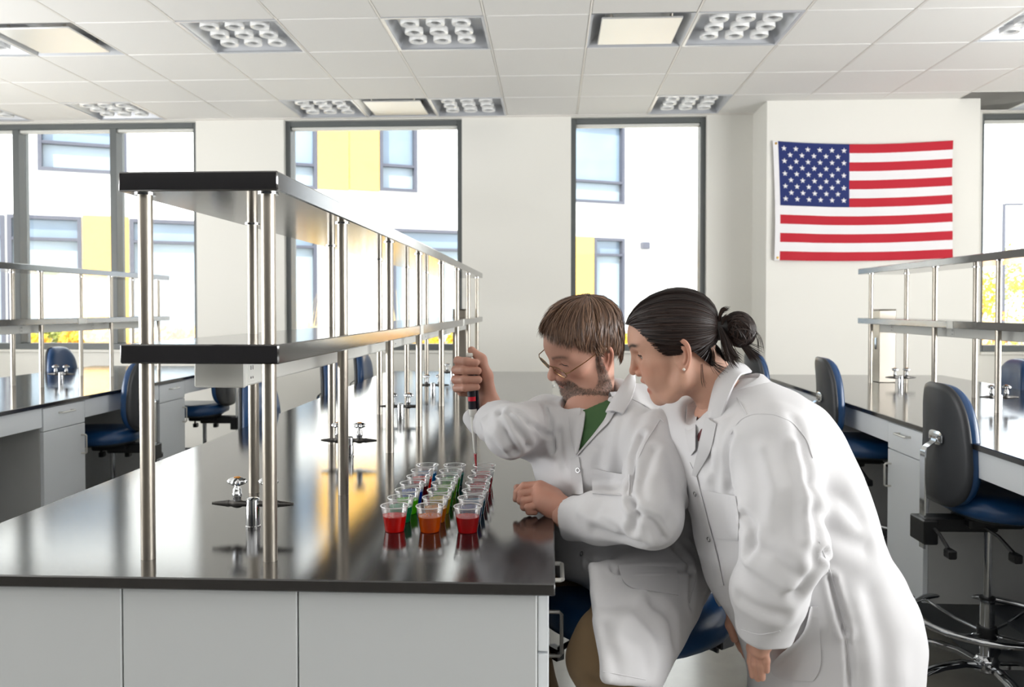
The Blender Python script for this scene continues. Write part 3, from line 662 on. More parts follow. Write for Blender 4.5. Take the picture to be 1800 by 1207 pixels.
# ------------------------------------------------------------------ outside: facade, planting, street lamp, trees
struct(MB().box((-60, WY + 0.25, -0.25), (60, 90, -0.05)).build('ground', mat('lawn', lin(222, 218, 206), 0.95, vary=0.25, vscale=2), smooth=0))  # ground tone made pale so that it bounces more daylight onto the ceiling
FS = 0.47; FY = 20.6; fth = math.atan(FS)
fdir = np.array((math.cos(fth), math.sin(fth), 0)); forg = np.array((0, FY, 0))
fb = thing('apartment_building', 'white building with yellow panels and grey framed windows across the lawn', 'building', (0, FY, 0), fth)
def fac(u, v):
    d = ray(u, v); n = np.array((-math.sin(fth), math.cos(fth), 0)); c = np.array((0, 0, CAMZ)); tt = np.dot(forg - c, n) / np.dot(d, n); p = c + d * tt
    return np.dot(p - forg, fdir), p[2]
M['facade'] = mat('white_render', lin(236, 236, 234), 0.85); M['yellow'] = mat('yellow_panel', lin(242, 188, 88), 0.5)
M['fframe'] = mat('grey_window_frame', lin(72, 74, 86), 0.5); M['fglass'] = mat('far_window_glass', lin(120, 138, 156), 0.12, 0.0, spec=0.8, vary=0.25, vscale=0.6)
M['fblind'] = mat('far_window_lower_glass', lin(150, 164, 176), 0.25, vary=0.12, vscale=0.7)
sL, sR = fac(-700, 540)[0], fac(1300, 540)[0]
wins = []   # (u0,v at u0 top, bottom..) given as s0,s1,z0,z1,transom
def fwin(u0, u1, vt, vb, vr):
    a, zt = fac(u0, vt); c, _ = fac(u1, vt); _, zb = fac(u0, vb); _, zr = fac(u0, vr); return (a, c, zb, zt, zr)
W2 = [fwin(65, 222, 205, 299, 248), fwin(440, 557, 190, 327, 283), fwin(667, 733, 195, 335, 289), fwin(960, 1098, 205, 352, 313)]
W1 = [fwin(-150, 8, 372, 620, 412), fwin(12, 143, 376, 620, 418), fwin(228, 400, 384, 620, 424), fwin(440, 557, 392, 620, 431), fwin(690, 900, 401, 620, 436), fwin(1044, 1098, 417, 620, 447)]
YP = [(558, 612.5, 190, 332), (613.5, 666, 190, 334), (145, 226, 378, 620), (900, 1043, 411, 620)]
yps = []
for (u0, u1, vt, vb) in YP:
    a, zt = fac(u0, vt); c, _ = fac(u1, vt); _, zb = fac(u0, vb); yps.append((a, c, max(zb, 0.0), zt))
def rect_cut(b, s0, s1, z0, z1, holes):
    """wall in front plane y=0..-0 with rectangular holes: split in vertical strips"""
    xs = sorted({s0, s1} | {h[0] for h in holes} | {h[1] for h in holes})
    for a, c in zip(xs, xs[1:]):
        if c - a < 1e-4: continue
        hs = sorted([(max(h[2], z0), min(h[3], z1)) for h in holes if h[0] <= a + 1e-5 and h[1] >= c - 1e-5])
        z = z0
        for (p, q) in hs:
            if p > z: b.box((a, 0, z), (c, 0.3, p))
            z = max(z, q)
        if z < z1: b.box((a, 0, z), (c, 0.3, z1))
b = MB(); rect_cut(b, sL, sR, 0, 10.5, [w[:4] if w[2] > 0 else (w[0], w[1], 0.35, w[3]) for w in W1 + W2]); b.build('facade_wall', M['facade'], fb, smooth=0)
MB().box((sL, 0.31, 0), (sR, 6.0, 10.4)).build('building_block', M['facade'], fb, smooth=0)
for w in W1 + W2:
    s0, s1, z0, z1, zr = w; z0 = max(z0, 0.35); tk = 0.075
    f = MB(); f.box((s0, -0.03, z0), (s0 + tk, 0.12, z1)).box((s1 - tk, -0.03, z0), (s1, 0.12, z1)).box((s0 + tk, -0.03, z1 - tk), (s1 - tk, 0.12, z1)).box((s0 + tk, -0.03, z0), (s1 - tk, 0.12, z0 + tk)).box((s0 + tk, -0.02, zr - 0.03), (s1 - tk, 0.12, zr + 0.03))
    fo = f.build('window_frame', M['fframe'], fb, smooth=0)
    MB().box((s0 + tk, 0.14, z0 + tk), (s1 - tk, 0.15, zr - 0.03)).build('glass_panel', M['fblind'], fo, smooth=0)
    MB().box((s0 + tk, 0.14, zr + 0.03), (s1 - tk, 0.15, z1 - tk)).build('glass_panel', M['fglass'], fo, smooth=0)
for (a, c, z0, z1) in yps:
    MB().box((a, -0.05, z0), (c, 0.0, z1), 0.01).build('yellow_panel', M['yellow'], fb)
sx, sz = fac(1131, 432)
MB().box((sx - 0.12, -0.18, sz - 0.1), (sx + 0.12, -0.001, sz + 0.1), 0.03).build('wall_light', M['fframe'], fb)
# shrubs
def leafmat(n, c, v=0.3): return mat(n, lin(c), 0.7, vary=v, vscale=9)
LFM = [leafmat('yellow_leaves', (232, 190, 60)), leafmat('orange_leaves', (226, 160, 84)), leafmat('green_leaves', (150, 160, 70)), leafmat('straw', (214, 190, 140))]
M['twig'] = mat('twig', lin(120, 96, 70), 0.8)
def shrub(label, x, y, h, w, mi, seed, n=620, name='shrub', cat='shrub', group='autumn shrubs along the facade'):
    rg = random.Random(seed); t = thing(name, label, cat, (x, y, -0.06), 0, group); b = MB()
    lobes = [(rg.gauss(0, w * 0.28), rg.gauss(0, w * 0.28), h * rg.uniform(0.35, 0.85), rg.uniform(0.18, 0.34) * w) for _ in range(9)]
    for _ in range(n):
        lx, ly, lz, lr = rg.choice(lobes); d = Vector((rg.gauss(0, 1), rg.gauss(0, 1), rg.gauss(0, 1))).normalized() * lr * rg.uniform(0.6, 1.05)
        p = Vector((lx, ly, max(0.05, lz + d.z * 1.1))) + Vector((d.x, d.y, 0)); s = rg.uniform(0.03, 0.06) * (h ** 0.5)
        q = Vector((rg.gauss(0, 1), rg.gauss(0, 1), rg.gauss(0, 1))).normalized(); r = q.orthogonal().normalized(); r2 = q.cross(r)
        b.add([p - r * s, p + r2 * s * 0.5, p + r * s, p - r2 * s * 0.5], [(0, 1, 2, 3)])
    b.build('foliage', LFM[mi], t, smooth=0)
    b = MB()
    for lx, ly, lz, lr in lobes: b.tube([(lx * 0.1, ly * 0.1, 0), (lx * 0.6, ly * 0.6, lz * 0.6), (lx, ly, lz)], [0.02, 0.012, 0.006], 5)
    b.build('stem', M['twig'], t)
def grass(label, x, y, h, seed):
    rg = random.Random(seed); t = thing('ornamental_grass', label, 'grass clump', (x, y, -0.06), 0, 'ornamental grass clumps outside'); b = MB()
    for _ in range(60):
        a = rg.uniform(0, 2 * PI); l = rg.uniform(0.1, 0.5) * h * 0.6; hh = h * rg.uniform(0.7, 1.05); x0, y0 = rg.gauss(0, 0.07), rg.gauss(0, 0.07)
        b.tube([(x0, y0, 0), (x0 + l * 0.35 * math.cos(a), y0 + l * 0.35 * math.sin(a), hh * 0.6), (x0 + l * math.cos(a), y0 + l * math.sin(a), hh)], [0.004, 0.003, 0.0015], 3, cap=False)
    b.build('blade', LFM[3], t, smooth=0)['kind'] = 'stuff'
k = 0
spots = [(20, 11.0, 0), (60, 12.4, 2), (105, 11.2, 0), (150, 12.8, 1), (200, 11.3, 0), (248, 12.5, 0), (295, 11.2, 1), (335, 12.6, 0), (520, 12.0, 1), (562, 13.6, 3), (615, 12.2, 3), (675, 13.4, 0), (725, 12.2, 0), (778, 13.4, 0), (1015, 12.4, 2), (1100, 13.5, 0), (1165, 14.5, 1), (1205, 13.8, 0)]
adj = ['yellow', 'orange', 'green', 'straw coloured']
for (u, y, mi) in spots:
    x = (u - VPX) / FPX * y; wn = 'left' if u < 400 else 'middle' if u < 900 else 'tall right'
    nn = sum(1 for s in spots[:spots.index((u, y, mi))] if (s[0] < 400) == (u < 400) and (400 <= s[0] < 900) == (400 <= u < 900)); ORDN = ('first', 'second', 'third', 'fourth', 'fifth', 'sixth', 'seventh', 'eighth')
    shrub('%s shrub outside, %s leaved, in the view through the %s window' % (ORDN[nn], adj[mi], wn), x, y, 1.16 + 0.16 * ((k * 7) % 4) / 4, 0.5, mi, 20 + k); k += 1
for i, (u, y, h) in enumerate([(38, 14.2, 1.6), (95, 14.2, 1.55), (535, 10.6, 1.55), (640, 10.6, 1.45), (705, 10.4, 1.65), (1180, 11.5, 1.5)]):
    grass('tall straw grass clump outside the %s, clump %d from the left' % ('left window' if u < 400 else 'middle window' if u < 900 else 'tall window', i + 1), (u - VPX) / FPX * y, y, h, 60 + i)
for i, (u, y, h, mi) in enumerate([(1700, 28, 2.9, 0), (1745, 44, 4.6, 2), (1800, 36, 4.2, 2), (1880, 29, 3.2, 0), (1725, 19, 1.2, 1), (1800, 23, 1.2, 0)]):
    shrub(['yellowing tree far outside the right window, leftmost', 'green tree far outside behind the street lamp', 'tall green tree far outside at the picture edge', 'yellow tree beyond the right picture edge', 'low orange bush under the street lamp', 'low yellow bush by the right window edge'][i],
          (u - VPX) / FPX * y, y, h, h * 0.7 if h > 2 else 1.6, mi, 90 + i, 900, 'tree' if h > 2 else 'shrub', 'tree' if h > 2 else 'shrub', 'far trees' if h > 2 else 'autumn shrubs along the facade')
p = at(1765, 358, 25.0)
t = thing('street_lamp', 'thin grey street lamp outside the right window', 'street lamp', (p[0], p[1], -0.05))
MB().tube([(0, 0, 0), (0, 0, p[2] + 0.05)], [0.07, 0.045], 10).build('pole', M['fframe'], t); MB().box((0, -0.07, p[2]), (0.55, 0.07, p[2] + 0.06), 0.02).build('lamp_head', M['fframe'], t)
# ------------------------------------------------------------------ implicit-surface toolkit for bodies and clothes
f32 = np.float32
def V3(*a): return np.array(a, f32)
def smin(a, b, k):
    h = np.clip(0.5 + 0.5 * (b - a) / k, 0, 1); return b + (a - b) * h - k * h * (1 - h)
def smax(a, b, k): return -smin(-a, -b, k)
def cone(P, a, b, ra, rb):
    a = np.asarray(a, f32); b = np.asarray(b, f32); ba = b - a; pa = P - a
    h = np.clip(pa @ ba / max(float(ba @ ba), 1e-12), 0, 1).astype(f32)
    return np.sqrt(((pa - h[:, None] * ba) ** 2).sum(1)) - (ra + (rb - ra) * h)
def ell(P, c, r, R=None):
    q = P - np.asarray(c, f32)
    if R is not None: q = q @ np.asarray(R, f32)
    r = np.asarray(r, f32); k0 = np.sqrt(((q / r) ** 2).sum(1)); k1 = np.sqrt(((q / (r * r)) ** 2).sum(1)) + 1e-9
    return k0 * (k0 - 1) / k1
def ball(P, c, r): return np.sqrt(((P - np.asarray(c, f32)) ** 2).sum(1)) - r
def chain(P, pts, rs, k=0.02):
    d = None
    for i in range(len(pts) - 1):
        e = cone(P, pts[i], pts[i + 1], rs[i], rs[i + 1]); d = e if d is None else smin(d, e, k)
    return d
def patch4(P, A, B, Cc, D, r, n=8, k=0.03):
    A, B, Cc, D = [np.asarray(q, float) for q in (A, B, Cc, D)]; d = None
    for i in range(n):
        t = i / (n - 1); e = cone(P, A + (Cc - A) * t, B + (D - B) * t, r, r); d = e if d is None else smin(d, e, k)
    return d
def isomesh(f, lo, hi, h, B=6):
    lo = np.asarray(lo, f32); nb = np.ceil((np.asarray(hi) - lo) / (h * B)).astype(int) + 1
    ax = [lo[i] + (np.arange(nb[i]) * B + (B - 1) / 2) * h for i in range(3)]
    G3 = np.stack(np.meshgrid(*ax, indexing='ij'), -1).reshape(-1, 3).astype(f32)
    fc = f(G3).reshape(nb); act = np.argwhere(np.abs(fc) < 0.5 * math.sqrt(3) * B * h * 1.35 + 1.5 * h)
    V = np.empty((nb[0], B, nb[1], B, nb[2], B), f32); V[:] = fc[:, None, :, None, :, None]
    o = np.stack(np.meshgrid(*[np.arange(B)] * 3, indexing='ij'), -1).reshape(-1, 3)
    for s in range(0, len(act), 3000):
        a = act[s:s + 3000]; P = ((a[:, None, :] * B + o[None]) * h + lo).reshape(-1, 3).astype(f32)
        V[a[:, 0], :, a[:, 1], :, a[:, 2], :] = f(P).reshape(len(a), B, B, B)
    V = V.reshape(nb[0] * B, nb[1] * B, nb[2] * B); S = V < 0
    n = np.array(V.shape) - 1
    c = np.zeros(n, np.int8)
    for dx in (0, 1):
        for dy in (0, 1):
            for dz in (0, 1): c += S[dx:dx + n[0], dy:dy + n[1], dz:dz + n[2]]
    cells = np.argwhere((c > 0) & (c < 8)); idx = np.full(n, -1, np.int32); idx[tuple(cells.T)] = np.arange(len(cells))
    pos = np.zeros((len(cells), 3)); cnt = np.zeros(len(cells))
    E = np.eye(3, dtype=int)
    for a in range(3):
        b_, c_ = [q for q in range(3) if q != a]
        for i in (0, 1):
            for j in (0, 1):
                p0 = cells + E[b_] * i + E[c_] * j; v0 = V[tuple(p0.T)]; v1 = V[tuple((p0 + E[a]).T)]
                m = (v0 < 0) != (v1 < 0); t = np.where(m, v0 / np.where(v0 == v1, 1, v0 - v1), 0)
                pos[m] += (p0 + E[a] * t[:, None])[m]; cnt[m] += 1
    verts = lo + pos / cnt[:, None] * h
    quads = []
    for a in range(3):
        b_, c_ = [(1, 2), (2, 0), (0, 1)][a]
        sl = [slice(None)] * 3; sl2 = list(sl); sl[a] = slice(0, -1); sl2[a] = slice(1, None)
        e = np.argwhere(S[tuple(sl)] != S[tuple(sl2)]); e = e[(e[:, b_] > 0) & (e[:, c_] > 0) & (e[:, b_] < n[b_]) & (e[:, c_] < n[c_])]
        q = np.stack([idx[tuple(e.T)], idx[tuple((e - E[b_]).T)], idx[tuple((e - E[b_] - E[c_]).T)], idx[tuple((e - E[c_]).T)]], 1)
        fl = S[tuple(e.T)]; q[~fl] = q[~fl][:, ::-1]; quads.append(q)
    q = np.concatenate(quads); q = q[(q >= 0).all(1)][:, ::-1]
    return verts, q
def npmesh(name, verts, quads, mats, cols=None, smooth=True):
    me = bpy.data.meshes.new(name); nv, nf = len(verts), len(quads); k = quads.shape[1]
    me.vertices.add(nv); me.vertices.foreach_set('co', np.ascontiguousarray(verts, f32).ravel())
    me.loops.add(nf * k); me.loops.foreach_set('vertex_index', np.ascontiguousarray(quads, np.int32).ravel())
    me.polygons.add(nf); me.polygons.foreach_set('loop_start', np.arange(0, nf * k, k, dtype=np.int32)); me.polygons.foreach_set('loop_total', np.full(nf, k, np.int32))
    me.update(calc_edges=True)
    if smooth: me.polygons.foreach_set('use_smooth', np.ones(nf, bool))
    me.materials.append(mats)
    if cols is not None:
        a = me.color_attributes.new('tone', 'FLOAT_COLOR', 'POINT'); a.data.foreach_set('color', np.concatenate([cols, np.ones((nv, 1))], 1).astype(f32).ravel())
    me.update(); return me
def vnormals(v, q):
    a = np.cross(v[q[:, 2]] - v[q[:, 0]], v[q[:, 3]] - v[q[:, 1]]); nrm = np.zeros_like(v)
    for i in range(4): np.add.at(nrm, q[:, i], a)
    return nrm / (np.linalg.norm(nrm, axis=1, keepdims=True) + 1e-12)
def relax(v, q, it=2, lam=0.5):
    e = np.concatenate([q[:, [0, 1]], q[:, [1, 2]], q[:, [2, 3]], q[:, [3, 0]]])
    for _ in range(it):
        s = np.zeros_like(v); c = np.zeros(len(v)); np.add.at(s, e[:, 0], v[e[:, 1]]); np.add.at(c, e[:, 0], 1); np.add.at(s, e[:, 1], v[e[:, 0]]); np.add.at(c, e[:, 1], 1)
        v = v + lam * (s / np.maximum(c, 1)[:, None] - v)
    return v
def sstep(a, b, x):
    t = np.clip((x - a) / (b - a), 0, 1); return t * t * (3 - 2 * t)
def polydist(P, L):
    L = np.asarray(L, float); d = np.full(len(P), 9.0)
    for i in range(len(L) - 1):
        ba = L[i + 1] - L[i]; pa = P - L[i]; h = np.clip(pa @ ba / max(ba @ ba, 1e-12), 0, 1); d = np.minimum(d, np.sqrt(((pa - h[:, None] * ba) ** 2).sum(1)))
    return d
def hrot(a, p, r):
    a, p, r = [math.radians(q) for q in (a, p, r)]
    f = np.array((-math.sin(a) * math.cos(p), -math.cos(a) * math.cos(p), -math.sin(p))); l = np.array((math.cos(a), -math.sin(a), 0.0)); u = np.cross(f, l)
    l2 = l * math.cos(r) + u * math.sin(r); return np.stack([f, l2, np.cross(f, l2)], 1)
from mathutils.bvhtree import BVHTree
class Drape:
    """lays sheets (lapels, pockets, shirt) on a finished garment surface"""
    def __init__(s, v, q): s.t = BVHTree.FromPolygons([tuple(p) for p in v.tolist()], [tuple(x) for x in q.tolist()]); s.v = v
    def hit(s, u, v, Yd=1.8):
        d = Vector(ray(u, v)).normalized(); r = s.t.ray_cast(Vector((0, 0, CAMZ)), d)
        if r[0] is None: return Vector(at(u, v, Yd)), -d
        return r[0], (r[1] if r[1].dot(d) < 0 else -r[1])
    def seam(s, L, mat_, parent, r=0.0011, Yd=1.7):
        L = np.array(L, float); sg = np.r_[0, np.cumsum(np.linalg.norm(np.diff(L, axis=0), axis=1))]; t = np.linspace(0, sg[-1], max(8, int(sg[-1] / 6)))
        P = []
        for u, v in zip(np.interp(t, sg, L[:, 0]), np.interp(t, sg, L[:, 1])):
            h, n = s.hit(u, v, Yd); P.append(np.array(h + n * 0.0004))
        P = np.array(P)
        for _ in range(2): P[1:-1] = (P[:-2] + 2 * P[1:-1] + P[2:]) / 4
        return MB().tube(P.tolist(), r, 6).build('seam', mat_, parent)
    def sheet(s, name, A, B, mat_, parent, n=14, m=8, o0=0.004, o1=0.006, th=0.0025, Yd=1.8, bulge=0.0, own=None):
        def res(L, k):
            L = np.array(L, float); seg = np.r_[0, np.cumsum(np.linalg.norm(np.diff(L, axis=0), axis=1))]; t = np.linspace(0, seg[-1], k); return np.stack([np.interp(t, seg, L[:, i]) for i in (0, 1)], 1)
        A, B = res(A, n), res(B, n); up = []; 
        for i in range(n):
            row = []
            for j in range(m):
                t = j / (m - 1); p = A[i] * (1 - t) + B[i] * t; h, nn = s.hit(p[0], p[1], Yd)
                view = -Vector(ray(p[0], p[1])).normalized(); nn = (nn + view * 1.2).normalized()
                e = 1 - abs(2 * t - 1) ** 3; row.append((h, nn, o0 + (o1 - o0) * t + bulge * e))
            up.append(row)
        H = np.array([[tuple(r[0]) for r in row] for row in up]); N = np.array([[tuple(r[1]) for r in row] for row in up]); O = np.array([[r[2] for r in row] for row in up])
        for _ in range(4):   # even out the sheet so that it does not copy every crease underneath
            Hs = H.copy(); Hs[1:-1] = (H[:-2] + 2 * H[1:-1] + H[2:]) / 4; H = Hs.copy(); H[:, 1:-1] = (Hs[:, :-2] + 2 * Hs[:, 1:-1] + Hs[:, 2:]) / 4
            N[1:-1] = (N[:-2] + 2 * N[1:-1] + N[2:]) / 4; N /= np.linalg.norm(N, axis=2, keepdims=True)
        top = H + N * O[..., None]; bot = H + N * (O - th)[..., None]
        b = MB(); b.grid(top.tolist()); b.grid(bot[:, ::-1].tolist())
        ring = [(i, 0) for i in range(n)] + [(n - 1, j) for j in range(1, m)] + [(i, m - 1) for i in range(n - 2, -1, -1)] + [(0, j) for j in range(m - 2, 0, -1)]
        b.grid([[top[i][j].tolist() for i, j in ring], [bot[i][j].tolist() for i, j in ring]], closev=True)
        return fixn(b.build(name, mat_, parent, smooth=50))

# ------------------------------------------------------------------ heads
def head_sdf(Q, fem=False):
    """Q: head-local points (x to the face, y to the left ear, z up; metres, unscaled)"""
    X, Y, Z = Q[:, 0], Q[:, 1], Q[:, 2]; A = np.stack([X, np.abs(Y), Z], 1)     # mirror symmetric
    if fem:
        d = ell(A, (-0.006, 0, 0.038), (0.092, 0.071, 0.074))
        d = smin(d, ell(A, (0.030, 0, 0.022), (0.0625, 0.060, 0.068)), 0.03)
        d = smin(d, ell(A, (0.042, 0, -0.042), (0.052, 0.047, 0.052)), 0.025)
        d = smin(d, chain(A, [(-0.004, 0.055, -0.030), (0.010, 0.050, -0.068), (0.045, 0.033, -0.090), (0.074, 0.006, -0.098)], [0.016, 0.017, 0.016, 0.0145], 0.02), 0.022)
        d = smin(d, ell(A, (0.034, 0, -0.070), (0.050, 0.040, 0.038)), 0.02)
        d = smin(d, ball(A, (0.074, 0.0, -0.0985), 0.0155), 0.012)
        d = smin(d, ball(A, (0.050, 0.043, -0.014), 0.021), 0.025)
        d = smin(d, ell(A, (0.058, 0.034, -0.045), (0.026, 0.020, 0.026)), 0.02)
        d = smin(d, cone(A, (0.080, 0.006, 0.030), (0.066, 0.040, 0.030), 0.0105, 0.0105), 0.016)
        d = smax(d, -ell(A, (0.092, 0.037, 0.010), (0.020, 0.018, 0.0125)), 0.012)
        d = smin(d, ball(A, (0.0655, 0.0345, 0.0085), 0.0142), 0.003)
        d = smin(d, cone(A, (0.087, 0, 0.020), (0.1045, 0, -0.018), 0.0066, 0.0078), 0.011)
        d = smin(d, ball(A, (0.1085, 0, -0.0255), 0.0086), 0.007)
        d = smin(d, ball(A, (0.0965, 0.0125, -0.0315), 0.0072), 0.006)
        d = smax(d, -ell(A, (0.1035, 0.0062, -0.0385), (0.006, 0.0035, 0.004)), 0.003)
        d = smin(d, ell(A, (0.0905, 0, -0.0505), (0.0100, 0.020, 0.0065)), 0.006)
        d = smin(d, ell(A, (0.0840, 0, -0.0755), (0.0100, 0.018, 0.0072)), 0.005)
        d = smax(d, -ell(A, (0.0965, 0, -0.0638), (0.020, 0.0210, 0.0056)), 0.003)     # parted lips
        d = smin(d, ell(A, (0.076, 0, -0.088), (0.013, 0.02, 0.01)), 0.012)
    else:
        d = ell(A, (-0.008, 0, 0.042), (0.099, 0.076, 0.080))
        d = smin(d, ell(A, (0.030, 0, 0.016), (0.063, 0.064, 0.072)), 0.03)
        d = smin(d, ell(A, (0.044, 0, -0.045), (0.052, 0.050, 0.052)), 0.025)
        d = smin(d, chain(A, [(-0.004, 0.059, -0.035), (0.012, 0.056, -0.074), (0.045, 0.038, -0.094), (0.076, 0.008, -0.099)], [0.017, 0.019, 0.018, 0.0175], 0.02), 0.022)
        d = smin(d, ell(A, (0.034, 0, -0.070), (0.052, 0.044, 0.042)), 0.02)
        d = smin(d, ball(A, (0.076, 0.0, -0.099), 0.0185), 0.012)
        d = smin(d, ball(A, (0.052, 0.047, -0.013), 0.021), 0.025)
        d = smin(d, cone(A, (0.081, 0.007, 0.031), (0.066, 0.044, 0.029), 0.0130, 0.0125), 0.016)
        d = smax(d, -ell(A, (0.098, 0.034, 0.010), (0.019, 0.019, 0.0130)), 0.012)
        d = smin(d, ball(A, (0.0700, 0.032, 0.0095), 0.0148), 0.003)
        d = smin(d, cone(A, (0.088, 0, 0.020), (0.1055, 0, -0.020), 0.0075, 0.0092), 0.011)
        d = smin(d, ball(A, (0.1090, 0, -0.0285), 0.0122), 0.008)
        d = smin(d, ball(A, (0.0965, 0.0155, -0.0335), 0.0098), 0.006)
        d = smax(d, -ell(A, (0.1035, 0.0070, -0.0415), (0.006, 0.0038, 0.004)), 0.003)
        d = smin(d, ell(A, (0.0910, 0, -0.0520), (0.0105, 0.024, 0.0070)), 0.006)
        d = smin(d, ell(A, (0.0880, 0, -0.0675), (0.0095, 0.020, 0.0068)), 0.005)
        d = smax(d, -ell(A, (0.1020, 0, -0.0600), (0.008, 0.026, 0.0014)), 0.003)
    # lid slit below the lowered lid, naso-labial fold
    d = smax(d, -(ell(A, (0.0790, 0.0365, 0.0028), (0.0115, 0.0140, 0.0044)) if fem else ell(A, (0.0850, 0.0320, 0.0026), (0.0075, 0.0128, 0.0022))), 0.0015)
    # ear
    s = 1.0
    n = np.array((0.36, 0.93, 0.02)); n /= np.linalg.norm(n); eu = np.array((-0.20, 0.06, 0.98)); eu -= n * eu.dot(n); eu /= np.linalg.norm(eu); ef = np.cross(eu, n)
    if ef[0] < 0: ef = -ef
    q = A - np.array((-0.012, 0.0735 if not fem else 0.0675, -0.012), f32); a, b, c = (q @ ef.astype(f32)) / s, (q @ eu.astype(f32)) / s, (q @ n.astype(f32)) / s
    ra = 0.0175 + 0.004 * np.clip(b / 0.03, -1, 1); rr = np.sqrt((a / ra) ** 2 + (b / 0.0310) ** 2) + 1e-6
    ww = 0.0085 - 0.004 * np.clip((a / ra), -1, 1)
    rim = np.sqrt(((rr - 1) * 0.019) ** 2 + (c - 0.0055) ** 2) - 0.0036
    rim = np.where((a > 0.010) & (b < 0.012) & (b > -0.016), rim + 0.004, rim)
    plate = np.maximum((rr - 1) * 0.018, np.abs(c + 0.001 - 0.004 * rr * rr) - 0.0026)
    r2 = np.sqrt(((a - 0.002) / (ra * 0.56)) ** 2 + ((b + 0.001) / 0.0185) ** 2) + 1e-6
    anti = np.sqrt(((r2 - 1) * 0.0105) ** 2 + (c - 0.0040) ** 2) - np.where(a < 0.006, 0.0030, 0.0005)
    e = smin(smin(rim, plate, 0.003), anti, 0.002)
    e = smin(e, np.sqrt((a - 0.013) ** 2 + (b + 0.003) ** 2 + (c - 0.002) ** 2) - 0.0048, 0.003)
    e = smin(e, np.sqrt((a - 0.004) ** 2 + ((b + 0.027) * 0.9) ** 2 + (c - 0.003) ** 2) - 0.0062, 0.004)
    d = smin(d, e * s, 0.004)
    return d
def head_cols(Q, v, base, fem):
    X, Y, Z = Q[:, 0], np.abs(Q[:, 1]), Q[:, 2]; base = np.array(base)
    col = np.tile(base, (len(Q), 1))
    def mixin(c, w): nonlocal col; col = col * (1 - w[:, None]) + np.array(c) * w[:, None]
    nz = np.array([mnoise.noise(Vector(p) * 60) for p in Q]) * 0.5 + 0.5
    nz2 = np.array([mnoise.noise(Vector(p) * 420) for p in Q]) * 0.5 + 0.5
    red = base * np.array((1.02, 0.70, 0.64))
    blush = np.exp(-(((X - 0.10) / 0.02) ** 2 + (Y / 0.022) ** 2 + ((Z + 0.028) / 0.018) ** 2)) * 0.5 + np.exp(-(((Y - 0.045) / 0.022) ** 2 + ((Z + 0.022) / 0.022) ** 2)) * sstep(0.02, 0.05, X) * 0.42
    mixin(red, np.clip(blush, 0, 1)); mixin(red * 0.95, sstep(0.066, 0.080, Y) * sstep(-0.05, -0.045, Z) * sstep(0.035, 0.028, Z) * sstep(0.02, 0.005, X) * (0.65 if not fem else 0.45))
    mixin(base * 0.9, 0.25 * nz)
    lip = np.exp(-(((Y) / 0.0215) ** 4)) * sstep(0.078, 0.084, X) * np.maximum(np.exp(-((Z + (0.054 if fem else 0.0535)) / 0.0050) ** 2), np.exp(-((Z + (0.0755 if fem else 0.0665)) / 0.0058) ** 2))
    mixin(base * (np.array((0.72, 0.30, 0.30)) if fem else np.array((0.80, 0.44, 0.44))), np.clip(lip * (1.1 if fem else 0.8), 0, 1))
    if fem: mixin((0.10, 0.03, 0.03), np.exp(-((Z + 0.0645) / 0.0030) ** 2) * sstep(0.016, 0.012, Y) * sstep(0.088, 0.080, X) * sstep(0.06, 0.07, X))
    # brows and lash line
    yb = np.clip((Y - 0.012) / 0.040, 0, 1); zb = 0.0265 + 0.0085 * np.sin(yb * 2.2) - (0.0 if fem else 0.001)
    brow = np.exp(-((Z - zb) / (0.0038 if fem else 0.0046)) ** 2) * sstep(0.008, 0.014, Y) * sstep(0.060, 0.048, Y) * sstep(0.02, 0.03, X)
    mixin((0.030, 0.020, 0.016) if fem else (0.075, 0.045, 0.032), np.clip(brow * (1.2 if fem else 0.75) * (0.6 + 0.6 * nz2), 0, 1))
    ye, ze = (0.0365, 0.0072) if fem else (0.0320, 0.0042)
    lash = np.exp(-((Z - ze + 0.0012 * ((Y - ye) / 0.012) ** 2) / (0.0021 if fem else 0.0014)) ** 2) * sstep(0.0165, 0.0130, np.abs(Y - ye)) * sstep(0.05, 0.06, X)
    mixin((0.02, 0.014, 0.012), np.clip(lash * (0.95 if fem else 0.8), 0, 1))
    mixin(base * np.array((0.82, 0.66, 0.62)), 0.45 * np.exp(-((Z - 0.006) / 0.010) ** 2) * np.exp(-((Y - 0.031) / 0.016) ** 2) * sstep(0.055, 0.07, X))
    bm = np.zeros(len(Q))
    if not fem:
        line = np.interp(X, [-0.02, 0.008, 0.018, 0.026, 0.050, 0.068, 0.080, 0.12], [0.010, 0.010, -0.030, -0.054, -0.070, -0.062, -0.0440, -0.0425])
        bm = sstep(0.004, -0.006, Z - line + (nz - 0.5) * 0.010) * sstep(-0.006, 0.004, X) * sstep(-0.124, -0.108, Z)
        bm *= 1 - np.exp(-((Z + 0.0660) / 0.0052) ** 2) * sstep(0.019, 0.014, Y) * sstep(0.08, 0.086, X)
        patchy = 0.52 + 0.48 * nz2; lowcheek = 1 - 0.45 * np.exp(-(((X - 0.045) / 0.018) ** 2 + ((Z + 0.072) / 0.016) ** 2))
        mixin((0.085, 0.052, 0.038), np.clip(bm * patchy * lowcheek, 0, 1) * 0.80)
    return col, bm

